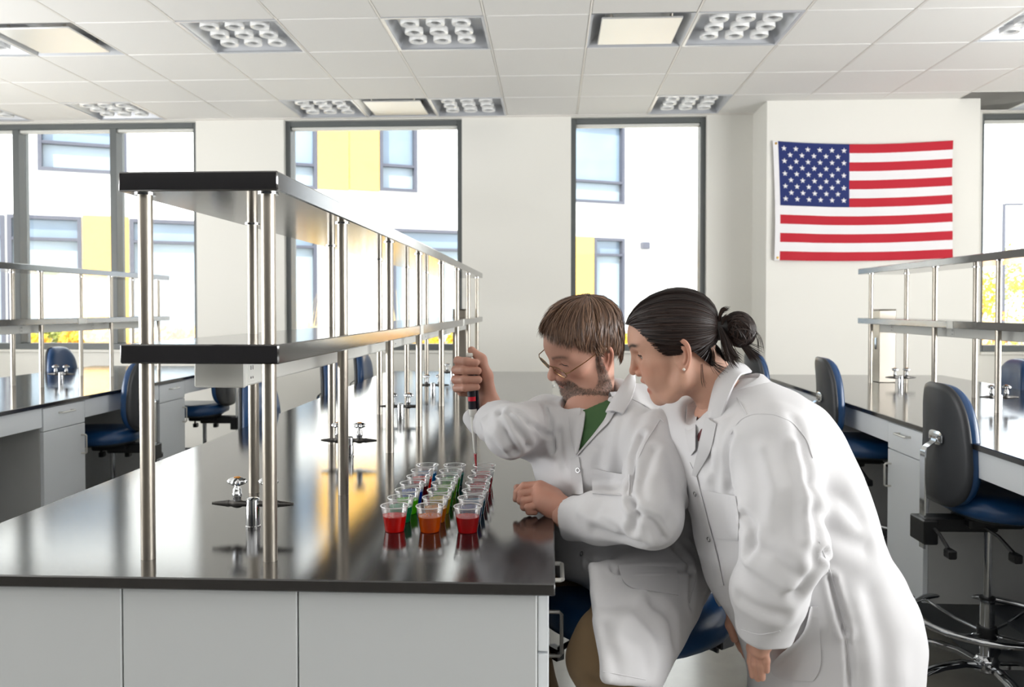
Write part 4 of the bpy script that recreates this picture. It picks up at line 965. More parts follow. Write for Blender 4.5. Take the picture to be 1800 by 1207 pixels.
# ------------------------------------------------------------------ hair ribbons
def ribbons(name, strands, widths, mat_, parent, rng):
    """many thin tapered ribbons in one mesh; strands: [n][k][3], normals point away from 'centre'"""
    b_v = []; b_f = []; o = 0
    for (pts, nrm), w in zip(strands, widths):
        pts = np.asarray(pts); k = len(pts); tn = np.gradient(pts, axis=0); tn /= np.linalg.norm(tn, axis=1, keepdims=True) + 1e-9
        sd = np.cross(tn, nrm); sd /= np.linalg.norm(sd, axis=1, keepdims=True) + 1e-9
        tw = rng.uniform(-0.6, 0.6); sd = sd * math.cos(tw) + np.asarray(nrm) * math.sin(tw)
        t = np.linspace(0, 1, k); ww = (w * np.minimum(1, 3.2 * (1 - t) + 0.12))[:, None]
        b_v.append(pts + sd * ww); b_v.append(pts - sd * ww)
        f = np.arange(k - 1); b_f.append(np.stack([o + f, o + f + 1, o + k + f + 1, o + k + f], 1)); o += 2 * k
    return link(name, npmesh(name, np.concatenate(b_v), np.concatenate(b_f), mat_), parent)
def hairmat(n, c, c2, spec=0.5, rough=0.38):
    m = mat(n, lin(c), rough, spec=spec); nt = m.node_tree; N = nt.nodes; L = nt.links; b = N['Principled BSDF']
    g = N.new('ShaderNodeNewGeometry'); rp = N.new('ShaderNodeMix'); rp.data_type = 'RGBA'
    rp.inputs['A'].default_value = lin(c); rp.inputs['B'].default_value = lin(c2); L.new(g.outputs['Random Per Island'], rp.inputs['Factor']); L.new(rp.outputs['Result'], b.inputs['Base Color'])
    b.inputs['Anisotropic'].default_value = 0.4
    return m
M['hair_m'] = hairmat('brown_hair', (68, 47, 36), (136, 103, 80)); M['hair_f'] = hairmat('dark_hair', (22, 16, 16), (56, 39, 33), 0.35, 0.45)
M['hair_mc'] = mat('brown_hair_base', lin(58, 42, 32), 0.7); M['hair_fc'] = mat('dark_hair_base', lin(22, 17, 18), 0.5)
M['beard'] = hairmat('beard_hair', (52, 36, 28), (124, 104, 90))
M['skin'] = mat('skin', lin(200, 152, 132), 0.5, spec=0.4, bump=0.2, bscale=900, sss=0.10, attr='tone')
M['eye'] = mat('eye_white', lin(214, 206, 200), 0.15); M['iris'] = mat('iris', lin(50, 38, 30), 0.12)
M['coat'] = mat('white_cotton', lin(210, 209, 211), 0.88, bump=0.07, bscale=1500, sheen=0.1, vary=0.02, vscale=14)
M['coat2'] = mat('white_cotton_seam', lin(207, 206, 208), 0.88, bump=0.12, bscale=1100)
M['shirt'] = mat('green_jersey', lin(62, 96, 56), 0.85, bump=0.2, bscale=900); M['shirt_f'] = mat('plum_top', lin(96, 48, 52), 0.8)
M['chino'] = mat('brown_chino', lin(112, 90, 62), 0.85, bump=0.2, bscale=1000); M['jeans'] = mat('dark_trousers', lin(58, 60, 70), 0.85)
M['shoe'] = mat('dark_leather', lin(40, 32, 28), 0.4); M['gold'] = mat('gold_wire', lin(150, 122, 84), 0.25, 1.0); M['snap'] = mat('snap_metal', lin(150, 150, 150), 0.25, 1.0)
M['lens'] = glassy('spectacle_lens', (0.97, 0.98, 0.98, 1), 0, rough=0.01); M['pearl'] = mat('pearl', lin(232, 222, 212), 0.15, coat=0.5)

def garment(v, q, creases, noise_amp=0.0016, seed=0):
    """press folds (polylines in space, width, depth; depth < 0 is a groove) into a garment surface"""
    n = vnormals(v, q); d = np.zeros(len(v))
    for L, w, dep in creases:
        dd = polydist(v, L); d += dep * (np.exp(-(dd / w) ** 2) - 0.35 * np.exp(-((dd - 2.0 * w) / (1.1 * w)) ** 2))
    rs = np.random.RandomState(seed)
    for _ in range(7):
        k = rs.normal(0, 1, 3); k /= np.linalg.norm(k); f = rs.uniform(26, 75); wv = rs.normal(0, 1, 3) * 9
        d += noise_amp * np.sin(v @ k * f + 2.2 * np.sin(v @ wv + rs.uniform(0, 6)) + rs.uniform(0, 6)) * (0.5 + 0.5 * np.sin(v @ (rs.normal(0, 1, 3) * 6) + rs.uniform(0, 6)))
    return v + n * d[:, None]
def ringmb(b, c, n, r, t, seg=18):
    c = Vector(c); n = Vector(n).normalized(); a = n.orthogonal().normalized(); e = n.cross(a)
    P = [[c + (a * math.cos(w) + e * math.sin(w)) * (r + t * math.cos(s)) + n * (t * math.sin(s)) for s in [2 * PI * j / 6 for j in range(6)]] for w in [2 * PI * i / seg for i in range(seg)]]
    b.grid(P, closeu=True, closev=True)
# ------------------------------------------------------------------ the seated man
def orient(v, q):
    a, b_, c = v[q[:, 0]], v[q[:, 1]], v[q[:, 2]]; vol = (a * np.cross(b_, c)).sum()
    return q if vol > 0 else q[:, ::-1]
def build_body(parent, H, R, s, neckbase, neckr, fem, base, extra, lo, hi, name='body', h=0.0016):
    H = np.array(H); loc = lambda p: (R.T @ (np.asarray(p) - H)) / s
    nb = loc(neckbase); n0 = np.array((-0.022, 0, -0.035))
    def f(Q):
        d = head_sdf(Q, fem)
        nk = cone(Q, n0, nb, neckr, neckr * 1.06)
        if not fem:
            nk = smin(nk, ball(Q, n0 * 0.55 + nb * 0.45 + np.array((0.036, 0, 0.0)), 0.014), 0.03)
        else: nk = smin(nk, cone(Q, n0 + np.array((-0.01, 0, 0)), nb + np.array((-0.012, 0, 0)), neckr * 0.9, neckr), 0.03)
        return smin(d, nk, 0.024)
    v, q = isomesh(f, (-0.125, -0.100, min(-0.20, nb[2] - 0.07)), (0.130, 0.100, 0.130), h)
    v = relax(v, q, 1, 0.4); q = orient(v, q)
    cols, bm = head_cols(v, None, base, fem)
    W = v * s @ R.T + H
    Vs, Qs, Cs = [W], [q], [cols]; o = len(W)
    for (ff, lo_, hi_, hh, red) in extra:
        v2, q2 = isomesh(ff, lo_, hi_, hh); v2 = relax(v2, q2, 1, 0.4); q2 = orient(v2, q2)
        nz = np.array([mnoise.noise(Vector(p) * 45) for p in v2]) * 0.5 + 0.5
        c2 = np.array(base)[None] * (1 - nz[:, None] * np.array((0.05, 0.16, 0.18)) * red); Vs.append(v2); Qs.append(q2 + o); Cs.append(c2); o += len(v2)
    o_ = link(name, npmesh(name, np.concatenate(Vs), np.concatenate(Qs), M['skin'], np.concatenate(Cs)), parent)
    return o_, v, W, q, bm
M['lash'] = mat('lash_dark', lin(26, 18, 16), 0.6)
toW = lambda p, H, R, s: np.asarray(p) * s @ R.T + np.array(H)
def eyes(parent, H, R, s, x, y, z, look, lash_z=0.0):
    for sg in (-1, 1):
        c = np.array(H) + R @ (np.array((x, sg * y, z)) * s); ld = R @ np.array(look); ld /= np.linalg.norm(ld)
        b = MB(); X = Vector(ld).to_track_quat('Z', 'Y').to_matrix().to_4x4(); X.translation = Vector(c)
        rr = 0.0128 * s; pr = [(max(rr * math.sin(w), 1e-5), rr * math.cos(w)) for w in np.linspace(0, PI, 16)]
        m = MB().lathe(pr, 20, caps=False); b.add([X @ Vector(p) for p in m.v], m.f)
        e = b.build('eyeball', M['eye'], parent)
        m = MB().lathe([(max(rr * 1.012 * math.sin(w), 1e-5), rr * 1.012 * math.cos(w)) for w in np.linspace(0, 0.46, 6)], 20, caps=False)
        MB().add([X @ Vector(p) for p in m.v], m.f).build('iris', M['iris'], e)
        L_ = []
        for w in np.linspace(-1.05, 1.15, 13):
            d = np.array((math.cos(w), sg * math.sin(w), lash_z - 0.10 * w * w)); d /= np.linalg.norm(d); L_.append(tuple(toW(np.array((x, sg * y, z)) + d * 0.0150, H, R, s)))
        MB().tube(L_, [0.0003] + [0.0011] * 11 + [0.0004], 6).build('eyelash', M['lash'], parent)

def free_sheet(name, A, B, mat_, parent, n=18, m=7, th=0.003, bulge=0.004, roll=0.0):
    """cloth sheet between two space curves given as (u, v, depth)"""
    A, B = [np.array([at(*p) for p in L]) for L in (A, B)]
    def res(L, k):
        seg = np.r_[0, np.cumsum(np.linalg.norm(np.diff(L, axis=0), axis=1))]; t = np.linspace(0, seg[-1], k); r = np.stack([np.interp(t, seg, L[:, i]) for i in range(3)], 1)
        for _ in range(3): r[1:-1] = (r[:-2] + 2 * r[1:-1] + r[2:]) / 4
        return r
    A, B = res(A, n), res(B, n); S = np.array([A[i] * (1 - t) + B[i] * t for i in range(n) for t in np.linspace(0, 1, m)]).reshape(n, m, 3)
    du = np.gradient(S, axis=0); dv = np.gradient(S, axis=1); N = np.cross(du, dv); N /= np.linalg.norm(N, axis=2, keepdims=True) + 1e-9
    if (N[n // 2, m // 2] @ (np.array((0, 0, CAMZ)) - S[n // 2, m // 2])) < 0: N = -N
    t = np.linspace(0, 1, m); S = S + N * (bulge * np.sin(PI * t))[None, :, None]
    bot = S - N * th; b = MB(); b.grid(S.tolist()); b.grid(bot[:, ::-1].tolist())
    ring = [(i, 0) for i in range(n)] + [(n - 1, j) for j in range(1, m)] + [(i, m - 1) for i in range(n - 2, -1, -1)] + [(0, j) for j in range(m - 2, 0, -1)]
    b.grid([[S[i][j].tolist() for i, j in ring], [bot[i][j].tolist() for i, j in ring]], closev=True)
    return fixn(b.build(name, mat_, parent, smooth=50))
def vplane(P, p0, p1):
    """signed side of the plane through the eye point and two photo points"""
    n = np.cross(ray(*p0), ray(*p1)); n /= np.linalg.norm(n); return ((P - np.array((0, 0, CAMZ), f32)) @ n.astype(f32))

man = thing('person', 'man with beard and glasses in white lab coat, seated, holding a pipette', 'person', (0, 0, 0))
MH, MR, MS = (0.0775, 1.95, 1.277), hrot(64.4, 27.9, -18.0), 0.934
neckM = np.array((0.098, 1.945, 1.130))
A3 = lambda L: [at(*p) for p in L]
# hands
def hand_grip(P):
    palm = chain(P, [at(874, 738, 2.03), at(861, 716, 2.095), at(846, 672, 2.112)], [0.027, 0.0255, 0.028], 0.03)
    palm = smin(palm, patch4(P, at(848, 645, 2.118), at(812, 640, 2.112), at(852, 690, 2.11), at(812, 688, 2.105), 0.0125, 5, 0.02), 0.022)
    d = palm
    for (y0, y1, x1, xl, r, rt) in ((634, 637.5, 836, 805, 0.0110, 0.0094), (650, 651.5, 840, 801.5, 0.0114, 0.0098), (667, 667, 841, 801, 0.0111, 0.0096), (682, 680, 838, 803, 0.0102, 0.0088)):
        fg = chain(P, [at(811, y0 + 1, 2.108), at(xl, y0, 2.066), at(xl + 15, y0 + (y1 - y0) * 0.3, 2.036), at(x1, y1, 2.043)], [r * 1.1, r, r * 0.97, rt], 0.004)
        d = smin(d, fg, 0.0022)
    th = chain(P, [at(862, 702, 2.088), at(856, 660, 2.072), at(846, 631, 2.066), at(829, 615.5, 2.068)], [0.019, 0.0140, 0.0122, 0.0102], 0.012)
    return smin(d, th, 0.010)
def hand_rest(P):
    d = chain(P, [at(1012, 902, 1.745), at(985, 893, 1.768), at(966, 880, 1.785)], [0.0255, 0.0240, 0.0225], 0.02)
    d = smin(d, patch4(P, at(975, 868, 1.805), at(950, 855, 1.808), at(976, 900, 1.768), at(951, 887, 1.770), 0.0130, 5, 0.02), 0.02)
    for pts, r in ((((949, 852, 1.808), (921, 854, 1.814), (909, 865, 1.812), (907, 877, 1.806)), 0.0086), (((948, 864, 1.797), (917, 866.5, 1.796), (915, 880, 1.792), (924, 888, 1.796)), 0.0088),
                   (((947, 876, 1.785), (921, 880, 1.778), (921, 891, 1.778), (931, 895, 1.785)), 0.0084), (((948, 887, 1.772), (928, 891.5, 1.762), (930, 899, 1.764), (940, 900, 1.772)), 0.0078)):
        d = smin(d, chain(P, [at(*p) for p in pts], [r * 1.15, r * 1.04, r * 0.95, r * 0.86], 0.003), 0.0018)
    th = chain(P, [at(968, 872, 1.815), at(945, 862, 1.832), at(924, 858, 1.838), at(909, 857, 1.832)], [0.014, 0.0110, 0.0098, 0.0084], 0.008)
    return smin(d, th, 0.004)
shR, elR, wrR = np.array((-0.012, 2.060, 1.066)), at(899, 761, 1.84), at(862, 720, 2.10)
shL, elL, wrL = np.array((0.232, 1.755, 1.072)), at(1140, 908, 1.57), at(992, 908, 1.735)
def core_m(P):
    d = chain(P, [neckM, np.array((0.125, 1.93, 1.0)), np.array((0.22, 1.965, 0.79))], [0.06, 0.115, 0.12], 0.05)
    d = smin(d, cone(P, shR, shL, 0.05, 0.05), 0.05)
    d = smin(d, chain(P, [shR, elR, wrR], [0.044, 0.034, 0.024], 0.02), 0.03)
    return smin(d, chain(P, [shL, elL, wrL], [0.048, 0.038, 0.028], 0.02), 0.03)
skin_m = lin(196, 150, 131)[:3]
mb_, mv, mW, mq, mbm = build_body(man, MH, MR, MS, neckM, 0.054, False, skin_m,
    [(hand_grip, at(862, 760, 2.14) - np.array((0.13, 0.13, 0.06)), at(862, 600, 2.14) + np.array((0.04, 0.04, 0.02)), 0.0017, 1.0),
     (hand_rest, (-0.10, 1.70, 0.905), (0.075, 1.86, 1.01), 0.0017, 1.3),
     (core_m, (-0.32, 1.45, 0.62), (0.42, 2.4, 1.22), 0.012, 0.5)], None, None)
eyes(mb_, MH, MR, MS, 0.0700, 0.032, 0.0095, (0.80, 0, -0.62), -0.28)

# lab coat of the man
Fm = np.array((-0.788, -0.615, 0.0)); Sm = np.array((0.615, -0.788, 0.0)); BM = np.stack([Fm, Sm, np.array((0, 0, 1.0))], 1)
def torso_m(P):
    d = ell(P, (0.118, 1.925, 1.005), (0.135, 0.196, 0.165), BM)
    d = smin(d, ell(P, (0.165, 1.945, 0.875), (0.148, 0.190, 0.17), BM), 0.06)
    d = smin(d, ell(P, (0.205, 1.965, 0.79), (0.168, 0.200, 0.115), BM), 0.06)
    d = smin(d, ell(P, (0.215, 1.985, 0.98), (0.10, 0.17, 0.20), BM), 0.07)             # rounded back
    d = smin(d, cone(P, shR, shL, 0.072, 0.076), 0.04)
    return smin(d, cone(P, (0.135, 1.985, 1.115), (0.150, 1.99, 1.0), 0.075, 0.10), 0.06)
def coat_m(P):
    d = torso_m(P)
    d = smax(d, -cone(P, neckM + (0.004, -0.004, -0.035), neckM + np.array((-0.022, -0.018, 0.12)), 0.060, 0.076), 0.010)
    vee = np.maximum(np.maximum(-vplane(P, (1027, 690), (1013, 800)), vplane(P, (1076, 715), (1013, 800))), -((P - np.array((0.118, 1.925, 1.0), f32)) @ Fm.astype(f32) - 0.02))
    if vplane(np.array(at(1035, 730, 1.8), f32)[None], (1027, 690), (1013, 800))[0] < 0: vee = np.maximum(np.maximum(vplane(P, (1027, 690), (1013, 800)), -vplane(P, (1076, 715), (1013, 800))), -((P - np.array((0.118, 1.925, 1.0), f32)) @ Fm.astype(f32) - 0.02))
    d = smax(d, -vee, 0.004)
    right = chain(P, [shR, shR * 0.5 + elR * 0.5, elR, elR * 0.5 + np.array(at(853, 728, 2.10)) * 0.5, at(849, 733, 2.10)], [0.074, 0.062, 0.054, 0.048, 0.045], 0.03)
    right = smin(right, cone(P, at(842, 745, 2.12), at(826, 735, 2.135), 0.026, 0.019), 0.025)            # cuff hanging below the wrist
    ca, cb, cc = [np.array(at(*p)) for p in ((860, 686, 2.055), (843, 736, 2.052), (812, 716, 2.145))]
    cn = np.cross(cb - ca, cc - ca); cn /= np.linalg.norm(cn)
    if (np.array(at(829, 650, 2.06)) - ca) @ cn < 0: cn = -cn
    right = smax(right, -smax(-((P - ca.astype(f32)) @ cn.astype(f32)), ball(P, at(845, 705, 2.09), 0.080), 0.003), 0.003)
    right = smax(right, -chain(P, [at(856, 730, 2.095), at(848, 705, 2.10), at(836, 660, 2.10)], [0.030, 0.038, 0.06], 0.02), 0.004)
    d = smin(d, right, 0.03)
    left = chain(P, [shL, (shL + elL) / 2 + (0.010, 0, 0), elL + (0.004, 0, 0), elL * 0.45 + wrL * 0.55 + (0, -0.004, 0), at(1003, 912, 1.73)], [0.077, 0.067, 0.059, 0.049, 0.045], 0.025)
    pl = (P - np.asarray(at(990, 912, 1.735), f32)) @ np.asarray((-0.96, 0.26, -0.05), f32)
    left = smax(left, pl, 0.003)
    left = smax(left, -cone(P, at(1004, 908, 1.738), at(960, 892, 1.775), 0.036, 0.036), 0.004)
    d = smin(d, left, 0.014)
    lap = chain(P, [(0.250, 1.86, 0.765), (0.118, 1.520, 0.722)], [0.115, 0.090], 0.03)
    skirt = patch4(P, at(1040, 1010, 1.60), at(1215, 1005, 1.84), at(1062, 1190, 1.425), at(1128, 1205, 1.52), 0.020, 11, 0.035)
    lap = smin(lap, skirt, 0.05)
    edge = vplane(P, (1036, 1000), (1058, 1200)); sg = 1 if vplane(np.array(at(1100, 1100, 1.5), f32)[None], (1036, 1000), (1058, 1200))[0] < 0 else -1
    lap = smax(lap, sg * edge, 0.003)
    hem = vplane(P, (1057, 1196), (1140, 1209)); sg = 1 if vplane(np.array(at(1100, 1100, 1.5), f32)[None], (1057, 1196), (1140, 1209))[0] < 0 else -1
    lap = smax(lap, sg * hem, 0.003)
    d = smin(d, lap, 0.022)
    flap = patch4(P, at(985, 985, 1.99), at(1050, 985, 1.84), at(984, 1002, 1.98), at(1050, 996, 1.80), 0.014, 4, 0.03)
    d = smin(d, flap, 0.025)
    d = smin(d, chain(P, [at(1220, 985, 1.95), at(1230, 1030, 1.95), at(1205, 1070, 1.93)], [0.026, 0.028, 0.020], 0.03), 0.03)
    return d
cv, cq = isomesh(coat_m, (-0.31, 1.34, 0.56), (0.47, 2.43, 1.24), 0.0048); cv = relax(cv, cq, 2, 0.5); cq = orient(cv, cq)
_dr = Drape(cv, cq)
def px_crease(D, L, w, dep, Yd=1.8): return ([np.array(D.hit(u, v, Yd)[0]) for u, v in L], w, dep)
crm = [((1128, 765), (1112, 800), (1108, 850), (1112, 885)), ((1108, 880), (1118, 905), (1112, 930)), ((1120, 900), (1150, 915), (1165, 945)), ((1060, 905), (1100, 925), (1150, 950)), ((1180, 800), (1190, 860), (1170, 920)),
       ((958, 715), (966, 745), (972, 790)), ((878, 722), (890, 760), (905, 795)), ((893, 728), (908, 755), (930, 785)), ((905, 724), (930, 745), (962, 762)), ((850, 740), (870, 765), (888, 785)), ((1135, 720), (1120, 745), (1100, 800)),
       ((1030, 990), (1080, 1005), (1150, 1000), (1215, 1003)), ((1060, 1060), (1110, 1065), (1150, 1100)), ((1150, 1060), (1180, 1085), (1185, 1120)), ((1100, 1120), (1130, 1135), (1140, 1170)), ((1205, 760), (1212, 860), (1222, 950)), ((1190, 965), (1215, 1000), (1215, 1060)), ((1040, 745), (1055, 790), (1050, 818)), ((1085, 740), (1080, 790), (1070, 825)), ((1150, 790), (1130, 840), (1124, 880)), ((980, 760), (990, 820), (992, 880)), ((1045, 930), (1085, 945), (1125, 955)), ((1020, 900), (1050, 915), (1080, 935)), ((1060, 1100), (1080, 1150), (1085, 1185)), ((1130, 1040), (1100, 1090), (1085, 1130))]
wd = [(0.008, -0.009), (0.008, -0.011), (0.007, -0.010), (0.012, 0.006), (0.014, -0.005), (0.008, -0.009), (0.008, -0.010), (0.007, -0.010), (0.007, -0.009), (0.010, 0.007), (0.014, -0.005), (0.007, -0.008), (0.018, -0.006), (0.015, -0.006), (0.015, -0.005), (0.008, -0.008), (0.010, -0.007), (0.012, -0.004), (0.012, 0.004), (0.011, -0.006), (0.010, -0.005), (0.009, -0.006), (0.010, 0.004), (0.012, -0.004), (0.016, 0.005)]
cv = garment(cv, cq, [px_crease(_dr, L, w, d_) for L, (w, d_) in zip(crm, wd)], 0.0015, 3)
mcoat = link('lab_coat', npmesh('lab_coat', cv, cq, M['coat']), man)
DM = Drape(cv, cq)
def shirt_m(P):
    d = torso_m(P) + 0.011
    d = smax(d, -cone(P, neckM + (0.002, -0.002, -0.03), neckM + np.array((-0.045, -0.035, 0.12)), 0.051, 0.085), 0.006)
    return smax(d, -((P - np.array((0.118, 1.925, 1.0), f32)) @ Fm.astype(f32)) - 0.01, 0.004)
sv, sq_ = isomesh(shirt_m, (-0.12, 1.70, 0.92), (0.26, 2.10, 1.20), 0.005); sq_ = orient(sv, sq_); link('shirt', npmesh('shirt', relax(sv, sq_, 2), sq_, M['shirt']), man)
def ondepth(D, L, du, dv, off):
    out = []
    for u, v in L:
        h, n = D.hit(u + du, v + dv); out.append((u, v, h[1] - off))
    return out
free_sheet('lapel', ondepth(DM, [(1030, 704), (1028, 725), (1025, 750), (1020, 775), (1014, 799)], -14, 0, 0.017), ondepth(DM, [(1003, 706), (998, 728), (1000, 748), (1004, 765), (1011, 798)], -2, 0, 0.007), M['coat2'], mcoat, 18, 7, 0.003, 0.004)
DM.sheet('lapel', [(1066, 723), (1048, 752), (1014, 798)], [(1082, 724), (1070, 747), (1060, 752), (1016, 801)], M['coat2'], mcoat, 16, 7, 0.011, 0.005, 0.003)
free_sheet('collar', [(1107, 655, 1.99), (1101, 662, 1.93), (1088, 683, 1.865), (1074, 704, 1.825), (1064, 723, 1.80)], [(1117, 661, 1.97), (1118, 672, 1.885), (1113, 690, 1.825), (1107, 706, 1.80), (1094, 726, 1.775)], M['coat2'], mcoat, 18, 8, 0.0035, 0.006)
# collar standing round the back of the neck
b = MB(); P = []
for i in range(15):
    w = math.radians(-105 + 210 * i / 14); dr_ = Vector((-math.cos(w), -math.sin(w), 0)); rad = 0.066 + 0.006 * math.cos(w)
    c = Vector(neckM) + Vector((0.008, 0.006, 0.0)); d = Vector((math.cos(w + 0.66), math.sin(w + 0.66), 0))
    P.append([c + d * (rad - 0.004) + Vector((0, 0, -0.03)), c + d * rad + Vector((0.004, 0.004, 0.040)), c + d * (rad + 0.006) + Vector((0.004, 0.004, 0.044)), c + d * (rad + 0.014) + Vector((0.004, 0.004, 0.036)), c + d * (rad + 0.026) + Vector((0, 0, -0.008)), c + d * (rad + 0.022) + Vector((0, 0, -0.012)), c + d * (rad + 0.006) + Vector((0.003, 0.003, 0.030)), c + d * (rad + 0.001) + Vector((0, 0, -0.03))])
b.grid([[tuple(p) for p in r] for r in P], closev=True); fixn(b.build('collar_band', M['coat2'], mcoat, smooth=60))
DM.sheet('chest_pocket', [(1041, 824), (1041, 850), (1042, 868)], [(1106, 836), (1107, 855), (1105, 872)], M['coat2'], mcoat, 12, 12, 0.0032, 0.0032, 0.003)
DM.sheet('pocket_hem', [(1041, 823), (1041, 832)], [(1107, 835), (1107, 844)], M['coat2'], mcoat, 4, 12, 0.0052, 0.0052, 0.003)
DM.sheet('front_placket', [(1003, 806), (1004, 840), (1005, 868)], [(1018, 803), (1024, 840), (1026, 868)], M['coat2'], mcoat, 14, 5, 0.0015, 0.0042, 0.003)
DM.sheet('hip_pocket', [(1086, 994), (1095, 1025), (1112, 1034)], [(1186, 996), (1196, 1022), (1192, 1046)], M['coat2'], mcoat, 10, 12, 0.0032, 0.0032, 0.003)
for L_ in ([(1112, 702), (1140, 716), (1168, 742)], [(1160, 738), (1136, 776), (1118, 815), (1110, 850), (1111, 872)], [(958, 704), (968, 730), (975, 765), (976, 795)], [(1225, 990), (1222, 1020), (1212, 1060)], [(1060, 1180), (1100, 1187), (1135, 1194)]): DM.seam(L_, M['coat2'], mcoat)
for (u, v) in ((1018.5, 826), (1026, 974)):
    h, n = DM.hit(u, v); b = MB(); ringmb(b, h + n * 0.0065, n, 0.0048, 0.0011); b.build('snap_button', M['snap'], mcoat)

# trousers and shoes of the man
def legs_m(P):
    d = chain(P, [(0.215, 1.965, 0.775), (0.20, 1.99, 0.775)], [0.13, 0.13], 0.02)
    d = smin(d, chain(P, [(0.165, 2.045, 0.765), (-0.135, 2.015, 0.715), (-0.02, 1.985, 0.36)], [0.098, 0.077, 0.056], 0.03), 0.03)
    d = smin(d, chain(P, [(0.255, 1.87, 0.760), (0.112, 1.515, 0.722), (0.135, 1.66, 0.345)], [0.100, 0.072, 0.056], 0.03), 0.03)
    return d
tv, tq = isomesh(legs_m, (-0.24, 1.40, 0.27), (0.40, 2.20, 0.92), 0.0065); tv = relax(tv, tq, 2); tq = orient(tv, tq)
tv = garment(tv, tq, [([at(975, 1035, 1.93), at(1010, 1050, 1.93)], 0.012, -0.006), ([at(965, 1060, 1.95), at(1025, 1055, 1.95)], 0.014, 0.006), ([np.array((0.03, 1.44, 0.70)), np.array((0.18, 1.46, 0.69))], 0.012, -0.006), ([np.array((-0.05, 1.93, 0.52)), np.array((0.02, 1.93, 0.45))], 0.010, -0.007)], 0.0022, 5)
link('trousers', npmesh('trousers', tv, tq, M['chino']), man)
for (ax, ay, dx, dy) in ((-0.02, 1.985, -0.7, 0.05), (0.135, 1.67, -0.55, -0.45)):
    dd = np.array((dx, dy, 0.0)); dd /= np.linalg.norm(dd); a = np.array((ax, ay, 0.335))
    def sh(P): 
        e = smin(cone(P, a, a + (0, 0, -0.04), 0.042, 0.040), cone(P, a + dd * -0.03 + (0, 0, -0.030), a + dd * 0.15 + (0, 0, -0.042), 0.036, 0.034), 0.03)
        return smax(e, -(P[:, 2] - (0.335 - 0.062)), 0.004)
    v2, q2 = isomesh(sh, a - 0.22, a + 0.22, 0.007); q2 = orient(v2, q2); link('shoe', npmesh('shoe', relax(v2, q2, 1), q2, M['shoe']), man)

# hair of the man
def meridian(phi, cen, rad, zlim, tilt=math.radians(26)):
    """hair flow line from the whorl at the back of the crown down to the hair line, for azimuth phi (0 = over the forehead)"""
    pts = []; ct, st_ = math.cos(tilt), math.sin(tilt)
    for th in np.linspace(0.02, 2.4, 48):
        a, bb, c = math.sin(th) * math.cos(phi), math.sin(th) * math.sin(phi), math.cos(th)
        d = (a * ct - c * st_, bb, c * ct + a * st_)
        if d[2] < 0.03 and len(pts) > 6: break
        pts.append((cen[0] + rad[0] * d[0], cen[1] + rad[1] * d[1], cen[2] + rad[2] * d[2]))
    lx, ly, lz = pts[-1]
    for k in range(1, 13):
        sh_ = 1 - 0.0019 * k * k; pts.append((cen[0] + (lx - cen[0]) * sh_, cen[1] + (ly - cen[1]) * sh_, lz - k * 0.010))
    pts = np.array(pts); bad = pts[:, 2] < zlim; j = np.argmax(bad) if bad.any() else len(pts); return pts[:max(j, 4)]
def endaz(p): return math.atan2(p[1] / 0.0805, (p[0] + 0.010) / 0.104)
def zl_m(phi):
    a = abs(math.degrees(phi)); return float(np.interp(a, [0, 35, 55, 70, 80, 95, 112, 130, 150, 180], [0.092, 0.086, 0.070, 0.052, 0.014, 0.026, 0.004, -0.040, -0.074, -0.084]))
CM, RM = np.array((-0.010, 0, 0.044)), np.array((0.104, 0.0805, 0.0865))
toW = lambda p, H, R, s: np.asarray(p) * s @ R.T + np.array(H)
def cap(name, cen, rad, zl, H, R, s, mat_, parent, dz=0.0):
    rows = []
    for i in range(64):
        ph = -PI + 2 * PI * i / 64; full_ = meridian(ph, cen, rad, -9); az = [zl(endaz(p_)) + dz for p_ in full_]; bad = np.array([p_[2] < z_ for p_, z_ in zip(full_, az)]); bad[:6] = False; m_ = full_[:max(4, int(np.argmax(bad)) if bad.any() else len(full_))]; seg = np.r_[0, np.cumsum(np.linalg.norm(np.diff(m_, axis=0), axis=1))]
        t = np.linspace(0, seg[-1], 30); rows.append(np.stack([np.interp(t, seg, m_[:, k]) for k in range(3)], 1))
    rows = np.array(rows); inner = cen + (rows[:, -1] - cen) * 0.90
    rows = np.concatenate([rows, inner[:, None]], 1); return MB().grid(toW(rows, H, R, s).tolist(), closeu=True).build(name, mat_, parent, smooth=80)
hm_ = cap('hair', CM, RM, zl_m, MH, MR, MS, M['hair_mc'], man, 0.010)
rng = random.Random(7); ST = []; WD = []
